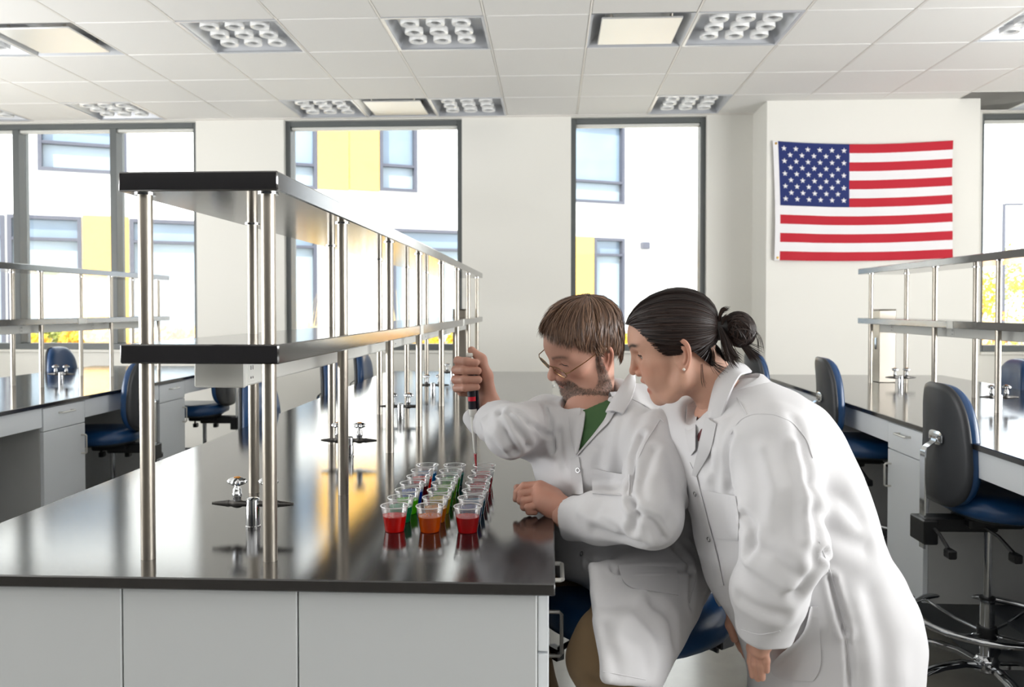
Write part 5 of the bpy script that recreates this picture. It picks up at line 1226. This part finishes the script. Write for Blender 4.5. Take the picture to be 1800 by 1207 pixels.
for i in range(8500):
    ph = rng.uniform(-PI, PI); m_ = meridian(ph, CM, RM, -0.2); seg = np.r_[0, np.cumsum(np.linalg.norm(np.diff(m_, axis=0), axis=1))]
    bad = np.array([p_[2] < zl_m(endaz(p_)) for p_ in m_]); bad[:6] = False; end = seg[np.argmax(bad)] if bad.any() else seg[-1]
    ph = endaz(m_[int(np.argmax(bad))]) if bad.any() else ph
    t0 = end * rng.random() ** 0.55 * 0.95; ln = rng.uniform(0.05, 0.085); t1 = min(t0 + ln, end + rng.uniform(-0.006, 0.008) + (rng.uniform(0, 0.017) * (1 + 0.9 * mnoise.noise(Vector((ph * 7, 0, 3)))) if abs(ph) < 1.25 else rng.uniform(0, 0.008)))
    if t1 - t0 < 0.015: t0 = max(0.0, t1 - 0.03)
    k = 7; tt = np.linspace(t0, t1, k); p = np.stack([np.interp(tt, seg, m_[:, j]) for j in range(3)], 1)
    n = (p - CM) / (RM * RM); n /= np.linalg.norm(n, axis=1, keepdims=True)
    u = np.linspace(0, 1, k); lift = rng.uniform(0.0, 0.008) * (0.35 if t0 < 0.03 else 1.0) * np.sin(u * 2.6) + 0.0012 + (0.013 * u ** 2 if abs(ph) < 1.0 else 0.003 * u) * rng.random()
    side = np.cross(n, np.gradient(p, axis=0)); side /= np.linalg.norm(side, axis=1, keepdims=True) + 1e-9
    phc = rng.choice((0, 1)) * 0 + math.floor(ph * 9 + 0.5 * mnoise.noise(Vector((t0 * 60, ph, 0)))); clump0 = (mnoise.noise(Vector((phc * 1.7, 0.3, 0))) * 0.022 + mnoise.noise(Vector((ph * 3.1, 5, 0))) * 0.020)
    clump = clump0 + mnoise.noise(Vector((m_[18][0] * 55, m_[18][1] * 55, m_[18][2] * 55))) * 0.012
    drift = (clump + rng.gauss(0, 0.003) + (0.010 if abs(ph) < 1.2 else -0.006)) * u ** 1.15
    p = p + n * lift[:, None] + side * drift[:, None]; ST.append((toW(p, MH, MR, MS), n @ MR.T)); WD.append(rng.uniform(0.0004, 0.00095))
ribbons('hair_strands', ST, WD, M['hair_m'], hm_, rng)
# beard: short hairs rooted on the bearded skin
nrm = vnormals(mW, mq); cand = np.argwhere(mbm > 0.35).ravel(); rs = np.random.RandomState(2); pick = rs.choice(cand, min(3600, len(cand)), replace=False); ST = []; WD = []
dwn = MR @ np.array((0.35, 0, -0.95))
for i in pick:
    p, n = mW[i], nrm[i]; dd = dwn - n * (dwn @ n) * 0.6 + n * 0.55 + rs.normal(0, 0.22, 3); dd /= np.linalg.norm(dd); L = rs.uniform(0.003, 0.0068)
    pts = np.array([p - n * 0.0008, p + dd * L * 0.5 + n * 0.0006, p + dd * L + dwn * L * 0.25]); ST.append((pts, np.tile(n, (3, 1)))); WD.append(rs.uniform(0.00025, 0.0005))
ribbons('beard', ST, WD, M['beard'], mb_, rng)
# wire spectacles, low on the nose
gl = MB(); toM = lambda p: tuple(toW(np.array(p), MH, MR, MS))
ln_ = MB(); cen = []
for sg in (-1, 1):
    c = np.array((0.101, sg * 0.0345, -0.006)); ax = np.array((-0.10 , sg * 1.0, 0.0)); ax = ax / np.linalg.norm(ax); up_ = np.array((0.22, 0, 0.975))
    loop = [c + ax * 0.0255 * sg * math.cos(w) * sg + up_ * 0.0155 * math.sin(w) for w in np.linspace(0, 2 * PI, 33)]
    gl.tube([toM(p) for p in loop], 0.0010, 6, cap=False); ln_.add([toM(c)] + [toM(p) for p in loop[:-1]], [(0, 1 + i, 1 + (i + 1) % 32) for i in range(32)])
    h0 = c + ax * 0.0262 + up_ * 0.006; gl.tube([toM(h0), toM(h0 + np.array((-0.006, sg * 0.009, 0.003))), toM((0.045, sg * 0.0765, 0.009)), toM((0.0, sg * 0.0815, 0.018)), toM((-0.022, sg * 0.083, 0.008))], 0.0012, 6)
    gl.tube([toM(c - ax * 0.022 + up_ * -0.004), toM((0.097, sg * 0.0095, -0.010))], 0.0008, 6)
gl.tube([toM((0.1035, -0.0095, 0.001)), toM((0.109, 0, 0.005)), toM((0.1035, 0.0095, 0.001))], 0.0011, 6)
g_ = gl.build('eyeglasses', M['gold'], man, label='thin wire-rimmed eyeglasses low on the nose'); ln_.build('lens', M['lens'], g_, smooth=0)

# pipette in his raised hand
pt = thing('pipette', 'hand-held pipette with dark red-banded grip and red-filled tip, in the man\'s raised hand', 'pipette', tuple(at(838, 838, 2.07)))
p0, p1 = Vector(at(838, 838, 2.066)), Vector(at(826, 626, 2.056)); axp = (p1 - p0); Lp = axp.length; axp.normalize()
_x = Vector((1, 0, 0)); _x = (_x - axp * _x.dot(axp)).normalized(); _y = axp.cross(_x); Xp = Matrix((_x, _y, axp)).transposed().to_4x4()
def plathe(name, prof, mat_, parent=pt, n=20, off=(0, 0)):
    m = MB().lathe(prof, n, (off[0], off[1], 0)); return MB().add([Xp @ Vector(p) for p in m.v], m.f).build(name, mat_, parent)
M['ink'] = mat('navy_black_grip', lin(26, 28, 40), 0.35); M['redband'] = mat('red_band', lin(220, 26, 52), 0.4); M['tipred'] = LM['crimson']; M['tipclear'] = glassy('tip_clear', (0.98, 0.96, 0.96, 1), 0.12, (1, 0.95, 0.95, 1), 0.05)
plathe('tip', [(0.0006, 0), (0.0022, 0.030), (0.0040, 0.060), (0.0044, 0.0645)], M['tipclear']); plathe('tip_liquid', [(0.0005, 0.001), (0.0019, 0.030), (0.0035, 0.058), (0.0030, 0.060)], mat('tip_red', lin(224, 18, 44), 0.25, coat=0.3))
plathe('shaft', [(0.0036, 0.062), (0.0038, 0.070), (0.0048, 0.074), (0.0056, 0.100), (0.0070, 0.128), (0.0078, 0.150), (0.0078, 0.156), (0.0100, 0.158), (0.0108, 0.163), (0.0112, 0.176)], M['plastic_w'])
gp = plathe('grip', [(0.0112, 0.176), (0.0118, 0.180), (0.0122, 0.215), (0.0128, 0.26), (0.0135, 0.285), (0.0165, 0.292), (0.0165, 0.298), (0.0100, 0.303)], M['ink'])
b = MB(); rr = []
for w in np.linspace(-PI * 0.80, -PI * 0.22, 12): rr.append([Xp @ Vector((0.0124 * math.cos(w + 0.0), 0.0124 * math.sin(w + 0.0), z)) for z in (0.197, 0.208)])
b.grid([[tuple(p) for p in r] for r in rr]); b.build('red_band', M['redband'], gp, smooth=80)
plathe('ejector', [(0.0035, 0.150), (0.0035, 0.270), (0.0042, 0.274)], M['ink'], gp, 10, (0.0138, -0.003))
plathe('plunger', [(0.0040, 0.300), (0.0040, 0.309), (0.0085, 0.310), (0.0090, 0.316), (0.0070, 0.319)], M['plastic_w'])
# ------------------------------------------------------------------ the woman bending over his shoulder
wom = thing('person', 'woman with dark hair in a bun, white lab coat, bending to watch', 'person', (0, 0, 0))
WH, WR, WS = (0.2487, 1.62, 1.2966), hrot(103.9, 19.6, -8.85), 0.919
neckW = np.array((0.345, 1.63, 1.170))
sN, eN, wN = np.array((0.393, 1.485, 1.118)), at(1378, 965, 1.40), at(1345, 1118, 1.455)
sF, eF, wF = np.array((0.300, 1.765, 1.120)), at(1290, 960, 1.83), at(1293, 1048, 1.74)
def hand_near(P):
    d = chain(P, [at(1350, 1085, 1.45), at(1343, 1115, 1.455), at(1335, 1140, 1.465)], [0.0215, 0.0195, 0.0175], 0.02)
    for pts, r in ((((1324, 1140, 1.485), (1320, 1162, 1.490), (1323, 1187, 1.492)), 0.0074), (((1330, 1142, 1.474), (1328, 1167, 1.477), (1332, 1192, 1.482)), 0.0078), (((1337, 1142, 1.464), (1338, 1168, 1.466), (1340, 1191, 1.472)), 0.0076), (((1343, 1138, 1.456), (1347, 1160, 1.458), (1348, 1178, 1.464)), 0.0068)):
        d = smin(d, chain(P, [at(*p) for p in pts], [r * 1.12, r, r * 0.80], 0.003), 0.0018)
    return smin(d, chain(P, [at(1330, 1120, 1.485), at(1322, 1138, 1.508), at(1320, 1156, 1.515)], [0.012, 0.0092, 0.0078], 0.008), 0.006)
def hand_far(P):
    d = chain(P, [at(1289, 1030, 1.75), at(1293, 1058, 1.742), at(1299, 1088, 1.735)], [0.0235, 0.0225, 0.024], 0.02)
    for pts, r in ((((1291, 1095, 1.732), (1294, 1120, 1.722), (1303, 1140, 1.715)), 0.0086), (((1299, 1098, 1.728), (1303, 1126, 1.716), (1311, 1152, 1.708)), 0.0088), (((1307, 1098, 1.730), (1312, 1126, 1.716), (1318, 1150, 1.708)), 0.0086), (((1314, 1094, 1.735), (1320, 1118, 1.722), (1324, 1136, 1.715)), 0.0078)):
        d = smin(d, chain(P, [at(*p) for p in pts], [r * 1.15, r, r * 0.82], 0.004), 0.005)
    return smin(d, chain(P, [at(1288, 1072, 1.722), at(1284, 1098, 1.708), at(1291, 1122, 1.700)], [0.013, 0.0098, 0.0082], 0.008), 0.008)
SPW = [neckW, np.array((0.425, 1.625, 1.04)), np.array((0.475, 1.625, 0.88)), np.array((0.525, 1.63, 0.73))]
def core_w(P):
    d = chain(P, SPW, [0.05, 0.105, 0.10, 0.12], 0.05); d = smin(d, cone(P, sN, sF, 0.045, 0.045), 0.05)
    d = smin(d, chain(P, [sN, eN, wN], [0.043, 0.034, 0.024], 0.02), 0.03); d = smin(d, chain(P, [sF, eF, wF], [0.043, 0.034, 0.024], 0.02), 0.03)
    for y in (1.54, 1.71): d = smin(d, chain(P, [(0.555, y, 0.72), (0.50, y, 0.47), (0.57, y, 0.09)], [0.08, 0.058, 0.038], 0.02), 0.03)
    return d
skin_w = lin(208, 162, 140)[:3]
wb_, wv, wW, wq, _ = build_body(wom, WH, WR, WS, neckW, 0.0435, True, skin_w,
    [(hand_near, at(1338, 1200, 1.46) - np.array((0.06, 0.06, 0.01)), at(1338, 1080, 1.46) + np.array((0.06, 0.09, 0.0)), 0.0017, 0.9),
     (hand_far, at(1305, 1160, 1.72) - np.array((0.05, 0.05, 0.01)), at(1305, 1030, 1.75) + np.array((0.04, 0.06, 0.0)), 0.0017, 0.9),
     (core_w, (0.10, 1.33, 0.05), (0.72, 1.95, 1.22), 0.012, 0.4)], None, None)
eyes(wb_, WH, WR, WS, 0.0655, 0.0345, 0.0085, (0.90, 0.10, -0.30), 0.16)
MB().lathe([(max(0.0029 * math.sin(w), 1e-5), 0.0029 * math.cos(w)) for w in np.linspace(0, PI, 10)], 12, tuple(toW(np.array((-0.004, 0.0775, -0.041)), WH, WR, WS)), caps=False).build('earring', M['pearl'], wom, 'small pearl stud earring')
Fw = np.array((-0.955, -0.296, 0.0)); Sw = np.array((0.296, -0.955, 0.0))
def frame(axis):
    a = np.array(axis, float); a /= np.linalg.norm(a); sd = Sw - a * Sw.dot(a); sd /= np.linalg.norm(sd); return np.stack([np.cross(sd, a), sd, a], 1)
def coat_w(P):
    ax = SPW[1] - SPW[3]; Fr = frame(ax)
    d = ell(P, (0.418, 1.625, 1.045), (0.148, 0.185, 0.185), Fr)
    d = smin(d, ell(P, (0.452, 1.625, 0.955), (0.160, 0.180, 0.20), Fr), 0.06)
    d = smin(d, ell(P, (0.482, 1.625, 0.86), (0.162, 0.178, 0.17), Fr), 0.06)
    d = smin(d, ell(P, (0.548, 1.63, 0.74), (0.158, 0.192, 0.17), Fr), 0.06)
    d = smin(d, cone(P, sN, sF, 0.072, 0.072), 0.05)
    d = smin(d, cone(P, (0.395, 1.625, 1.135), (0.45, 1.625, 1.09), 0.075, 0.10), 0.05)
    sk = ell(P, (0.556, 1.63, 0.52), (0.160, 0.212, 0.36))
    sk = smax(sk, (0.40 - P[:, 2]), 0.006); d = smin(d, sk, 0.06)
    d = smax(d, -cone(P, neckW + (0.02, 0.0, -0.05), neckW + np.array((-0.095, -0.01, 0.09)), 0.050, 0.075), 0.010)
    ex = np.array((-0.012, 0, 0))
    near = chain(P, [sN, sN * 0.5 + eN * 0.5 + (0.008, -0.012, 0), eN, eN * 0.5 + wN * 0.5 + ex * 0.8, at(1346, 1100, 1.452), at(1347, 1117, 1.454)], [0.078, 0.071, 0.068, 0.060, 0.046, 0.0395], 0.025)
    near = smax(near, -cone(P, at(1346, 1112, 1.453), at(1342, 1150, 1.458), 0.031, 0.034), 0.004)
    pn = (P - np.asarray(at(1346, 1122, 1.455), f32)) @ np.asarray((-0.10, 0.1, -0.99), f32); near = smax(near, pn, 0.003)
    d = smin(d, near, 0.016)
    far = chain(P, [sF, sF * 0.5 + eF * 0.5, eF, eF * 0.35 + wF * 0.65, at(1290, 1046, 1.745)], [0.072, 0.066, 0.060, 0.048, 0.0385], 0.025)
    far = smax(far, -cone(P, at(1289, 1040, 1.745), at(1296, 1080, 1.735), 0.030, 0.032), 0.004)
    d = smin(d, far, 0.018)
    return d
gv, gq = isomesh(coat_w, (0.08, 1.30, 0.38), (0.76, 1.98, 1.25), 0.0052); gv = relax(gv, gq, 2, 0.5); gq = orient(gv, gq)
_dw = Drape(gv, gq)
crw = [(((1285, 765), (1275, 810), (1280, 860), (1300, 900)), 0.007, -0.008), (((1395, 735), (1412, 790), (1424, 850), (1432, 930), (1425, 980)), 0.011, -0.004), (((1310, 905), (1325, 925), (1322, 950), (1312, 975)), 0.007, -0.008), (((1320, 960), (1360, 975), (1400, 1005)), 0.012, -0.006),
       (((1340, 790), (1360, 860), (1352, 920)), 0.014, 0.006), (((1398, 780), (1415, 870), (1416, 950)), 0.009, 0.006), (((1310, 985), (1345, 1010), (1390, 1030)), 0.012, 0.005), (((1300, 1050), (1335, 1070), (1372, 1078)), 0.010, -0.006), (((1430, 850), (1480, 875), (1510, 910)), 0.016, -0.008), (((1436, 900), (1470, 940), (1520, 960)), 0.016, -0.007),
       (((1446, 970), (1462, 1020), (1478, 1085), (1484, 1108)), 0.006, -0.010), (((1484, 1108), (1490, 1150), (1494, 1206)), 0.005, -0.006), (((1480, 1115), (1482, 1206)), 0.012, 0.004), (((1240, 800), (1252, 840), (1258, 900)), 0.012, -0.005), (((1275, 740), (1262, 790), (1246, 840)), 0.010, 0.004),
       (((1400, 1040), (1425, 1010), (1436, 985)), 0.012, -0.009), (((1530, 1050), (1545, 1120), (1555, 1200)), 0.02, -0.005), (((1510, 1060), (1522, 1130), (1530, 1206)), 0.02, 0.005)]
gv = garment(gv, gq, [px_crease(_dw, L, w, d_, 1.6) for L, w, d_ in crw], 0.0015, 11)
wcoat = link('lab_coat', npmesh('lab_coat', gv, gq, M['coat']), wom)
DW = Drape(gv, gq)
DW.sheet('top', [(1222, 712), (1223, 740), (1227, 775)], [(1246, 716), (1238, 745), (1229, 775)], M['shirt_f'], wom, 10, 6, 0.001, 0.001, Yd=1.6)
DW.sheet('lapel', [(1224, 708), (1226, 745), (1226, 790)], [(1207, 712), (1205, 760), (1216, 800)], M['coat2'], wcoat, 14, 6, 0.009, 0.004, 0.003, 1.6)
DW.sheet('lapel', [(1243, 735), (1237, 760), (1220, 835)], [(1260, 745), (1252, 790), (1224, 838)], M['coat2'], wcoat, 14, 6, 0.010, 0.004, 0.003, 1.6)
free_sheet('collar', [(1290, 636, 1.70), (1272, 640, 1.61), (1256, 668, 1.572), (1247, 704, 1.56), (1240, 742, 1.555)], [(1322, 652, 1.66), (1300, 656, 1.545), (1284, 684, 1.522), (1273, 714, 1.517), (1261, 747, 1.522)], M['coat2'], wcoat, 18, 7, 0.0035, 0.006)
b = MB(); P = []
for i in range(17):
    w = math.radians(-130 + 260 * i / 16); c = Vector(neckW) + Vector((0.022, 0.0, 0.012)); tilt = Matrix.Rotation(math.radians(-24), 3, 'Y'); d = tilt @ Vector((math.cos(w), math.sin(w), 0)); u = tilt @ Vector((0, 0, 1)); rad = 0.060
    P.append([c + d * rad - u * 0.03, c + d * rad + u * 0.030, c + d * (rad + 0.005) + u * 0.034, c + d * (rad + 0.012) + u * 0.028, c + d * (rad + 0.030) - u * 0.014, c + d * (rad + 0.026) - u * 0.018, c + d * (rad + 0.006) + u * 0.022, c + d * (rad + 0.003) - u * 0.03])
b.grid([[tuple(p) for p in r] for r in P], closev=True); fixn(b.build('collar_band', M['coat2'], wcoat, smooth=60))
DW.sheet('chest_pocket', [(1235, 861), (1245, 905), (1256, 945)], [(1294, 872), (1300, 910), (1298, 950)], M['coat2'], wcoat, 12, 10, 0.003, 0.003, 0.003, 1.6)
DW.sheet('hip_pocket', [(1422, 1067), (1417, 1115), (1362, 1153), (1344, 1186), (1385, 1196)], [(1436, 1066), (1442, 1120), (1445, 1178), (1430, 1196)], M['coat2'], wcoat, 14, 12, 0.0035, 0.0035, 0.003, 1.5)
DW.sheet('pocket_hem', [(1422, 1065), (1420, 1083)], [(1437, 1065), (1438, 1083)], M['coat2'], wcoat, 4, 12, 0.0055, 0.0055, 0.003, 1.5)
DW.sheet('front_placket', [(1213, 812), (1228, 900), (1250, 985), (1258, 1030)], [(1226, 838), (1243, 905), (1264, 985), (1273, 1028)], M['coat2'], wcoat, 16, 5, 0.0015, 0.004, 0.003, 1.7)
for L_ in ([(1286, 682), (1300, 706), (1313, 728)], [(1285, 762), (1300, 738), (1325, 727), (1360, 728), (1393, 742), (1418, 772), (1428, 805)], [(1440, 952), (1462, 1012), (1479, 1080), (1486, 1110)], [(1486, 1110), (1491, 1160), (1495, 1204)], [(1303, 1106), (1335, 1116), (1371, 1108)]): DW.seam(L_, M['coat2'], wcoat)
for (u, v) in ((1226.5, 867), (1250, 946)):
    h, n = DW.hit(u, v); b = MB(); ringmb(b, h + n * 0.0062, n, 0.0042, 0.0010); b.build('snap_button', M['snap'], wcoat)
def legs_w(P):
    d = None
    for y in (1.54, 1.71):
        e = chain(P, [(0.555, y, 0.70), (0.500, y, 0.47), (0.570, y, 0.115)], [0.088, 0.070, 0.056], 0.03); d = e if d is None else smin(d, e, 0.02)
    return smax(d, 0.075 - P[:, 2], 0.004)
lv, lq = isomesh(legs_w, (0.30, 1.40, 0.05), (0.68, 1.86, 0.80), 0.008); lq = orient(lv, lq); link('trousers', npmesh('trousers', relax(lv, lq, 2), lq, M['jeans']), wom)
for y in (1.54, 1.71):
    a = np.array((0.56, y, 0.05))
    def sh(P): return smax(smin(cone(P, a + (0, 0, 0.04), a + (0, 0, 0.0), 0.042, 0.045), cone(P, a + (0.02, 0, -0.01), a + (-0.15, 0, -0.016), 0.042, 0.036), 0.03), -(P[:, 2] - 0.003), 0.004)
    v2, q2 = isomesh(sh, a - 0.24, a + 0.16, 0.007); q2 = orient(v2, q2); link('shoe', npmesh('shoe', relax(v2, q2, 1), q2, M['shoe']), wom)

# dark hair swept back into a bun
CW, RW = np.array((-0.006, 0, 0.036)), np.array((0.0955, 0.0765, 0.0800)); KW = np.array((-0.100, 0.0, 0.004))
HLx = [(0, (0.078, 0.0835)), (1, None)]
def hl_pt(t):
    """hair line of the left side, t = 0 forehead centre .. 1 nape"""
    T = [0, 0.18, 0.32, 0.45, 0.56, 0.62, 0.68, 0.78, 0.9, 1.0]
    x = np.interp(t, T, [0.082, 0.070, 0.054, 0.042, 0.028, 0.018, 0.004, -0.024, -0.056, -0.088]); y = np.interp(t, T, [0.0, 0.030, 0.052, 0.064, 0.070, 0.072, 0.074, 0.074, 0.045, 0.0]); z = np.interp(t, T, [0.080, 0.081, 0.070, 0.046, 0.016, 0.001, 0.012, 0.006, -0.058, -0.066])
    return np.array((x, y, z))
def onscalp(p, off=0.0):
    q = (p - CW) / RW; n = np.linalg.norm(q)
    return CW + q / n * RW * (1 + off / 0.08)
def sweep(p0, k, lift):
    """from the hair line over the skull to the knot"""
    a = (p0 - CW) / RW; bq = (KW - CW) / RW; na, nb_ = np.linalg.norm(a), np.linalg.norm(bq); a_, b_ = a / na, bq / nb_; om = math.acos(float(np.clip(a_ @ b_, -1, 1))); out = []
    for u in np.linspace(0, 1, k):
        d = (math.sin((1 - u) * om) * a_ + math.sin(u * om) * b_) / math.sin(om); rad = (na * (1 - u) ** 2 + (1 - (1 - u) ** 2) * 1.0) if u < 1 else 1.0
        rad = na + (1.0 - na) * min(1, u * 3.0); rad = rad + lift * math.sin(PI * min(1, u * 1.1)) * 9
        rad = rad * (1 - 0.07 * max(0, (u - 0.86) / 0.14))
        out.append(CW + d * RW * rad)
    return np.array(out)
rows = []
for i in range(48):
    t = i / 47; L_ = sweep(hl_pt(t), 26, 0.0); rows.append(L_)
full = rows[:0] + [r * np.array((1, -1, 1)) for r in rows[::-1]] + rows[1:]
hw_ = MB().grid(toW(np.array(full) , WH, WR, WS).tolist(), closeu=False).build('hair', M['hair_fc'], wom, smooth=80)
rng = random.Random(11); ST = []; WD = []
for i in range(6500):
    t = rng.random(); sg = 1 if rng.random() < 0.62 else -1; p = (hl_pt(t) + (np.array((rng.uniform(0, 0.008), 0, -rng.uniform(0, 0.004))) if t < 0.62 and i % 4 == 0 else 0)) * np.array((1, sg, 1)); k = 12
    st = sweep(p, 16, rng.uniform(0.0, 0.0045) + 0.001 * math.sin(t * 60)); st = st[:16]
    s0 = rng.choice((0, 0, 0, 2, 4, 6)); st = st[s0:]
    n = (st - CW) / (RW * RW); n /= np.linalg.norm(n, axis=1, keepdims=True); wob = np.cross(n, np.gradient(st, axis=0)); wob /= np.linalg.norm(wob, axis=1, keepdims=True) + 1e-9
    st = st + n * rng.uniform(0.0004, 0.0026) + wob * (rng.gauss(0, 0.0022) * np.sin(np.linspace(0, PI, len(st))))[:, None]
    ST.append((toW(st, WH, WR, WS), n @ WR.T)); WD.append(rng.uniform(0.0004, 0.0009))
ribbons('hair_strands', ST, WD, M['hair_f'], hw_, rng)
BC, BR = np.array((-0.133, 0.0, -0.012)), np.array((0.033, 0.034, 0.037))
def bunf(P): return smin(ell(P, BC, BR * 0.92), cone(P, (-0.095, 0, 0.004), (-0.118, 0, -0.004), 0.026, 0.022), 0.012)
v2, q2 = isomesh(bunf, (-0.19, -0.06, -0.08), (-0.05, 0.06, 0.06), 0.004); q2 = orient(v2, q2)
bun = link('hair_bun', npmesh('hair_bun', toW(v2, WH, WR, WS), q2, M['hair_fc']), wom)
ST = []; WD = []
for i in range(1500):
    ax = np.array((rng.gauss(0.25, 0.35), rng.gauss(1.0, 0.35), rng.gauss(0, 0.45))); ax /= np.linalg.norm(ax); e1 = np.cross(ax, (0.3, 0.1, 1)); e1 /= np.linalg.norm(e1); e2 = np.cross(ax, e1); off = rng.uniform(-0.75, 0.75); rr = math.sqrt(1 - off * off)
    w0 = rng.uniform(0, 2 * PI); ws = np.linspace(w0, w0 + rng.uniform(0.9, 2.2), 10); d = ax * off + (np.cos(ws)[:, None] * e1 + np.sin(ws)[:, None] * e2) * rr
    st = BC + d * BR * rng.uniform(0.95, 1.06); n = d / BR; n /= np.linalg.norm(n, axis=1, keepdims=True); ST.append((toW(st, WH, WR, WS), n @ WR.T)); WD.append(rng.uniform(0.0006, 0.0012))
def wisp(pts, n, spread, w=0.0007):
    for _ in range(n):
        p = np.array(pts, float); t = np.linspace(0, len(p) - 1, 12); j = np.array((rng.gauss(0, spread), rng.gauss(0, spread), rng.gauss(0, spread)))
        st = np.stack([np.interp(t, np.arange(len(p)), p[:, q]) for q in range(3)], 1)
        for _k in range(2): st[1:-1] = (st[:-2] + 2 * st[1:-1] + st[2:]) / 4
        st = st + j * (0.4 + np.linspace(0, 1, 12)[:, None]); nn = np.tile(np.array((0, 1.0, 0)), (12, 1)); ST.append((toW(st, WH, WR, WS), nn @ WR.T)); WD.append(w * rng.uniform(0.7, 1.3))
wisp([(-0.098, 0.015, 0.012), (-0.104, 0.017, 0.030), (-0.114, 0.017, 0.042), (-0.126, 0.016, 0.041)], 40, 0.0022)
wisp([(-0.102, 0.02, 0.008), (-0.110, 0.02, 0.022), (-0.121, 0.02, 0.026)], 40, 0.0022)
wisp([(-0.100, 0.024, 0.006), (-0.101, 0.030, -0.022), (-0.098, 0.028, -0.050), (-0.106, 0.026, -0.068)], 160, 0.0055, 0.0006)
wisp([(-0.128, 0.010, -0.040), (-0.139, 0.012, -0.058), (-0.148, 0.012, -0.076)], 90, 0.005)
wisp([(-0.160, 0.008, -0.020), (-0.166, 0.01, -0.045), (-0.160, 0.01, -0.075)], 10, 0.005, 0.0004)
wisp([(-0.040, 0.060, -0.045), (-0.030, 0.056, -0.078), (-0.030, 0.052, -0.092)], 9, 0.003, 0.00025)
wisp([(-0.060, 0.045, -0.050), (-0.068, 0.044, -0.066), (-0.078, 0.040, -0.078)], 40, 0.005, 0.0003)
ribbons('hair_strands', ST, WD, M['hair_f'], bun, rng)
b = MB()
for i in range(-4, 5):
    w = i * 0.26; c = np.array((0.066 + 0.020 * math.cos(w), 0.020 * math.sin(w), -0.0612)); b.box(c - np.array((0.003, 0.0024, 0.0032)), c + np.array((0.003, 0.0024, 0.0032)), 0.0008)
b.v = [tuple(toW(np.array(p), WH, WR, WS)) for p in b.v]; b.build('teeth', M['eye'], wb_)
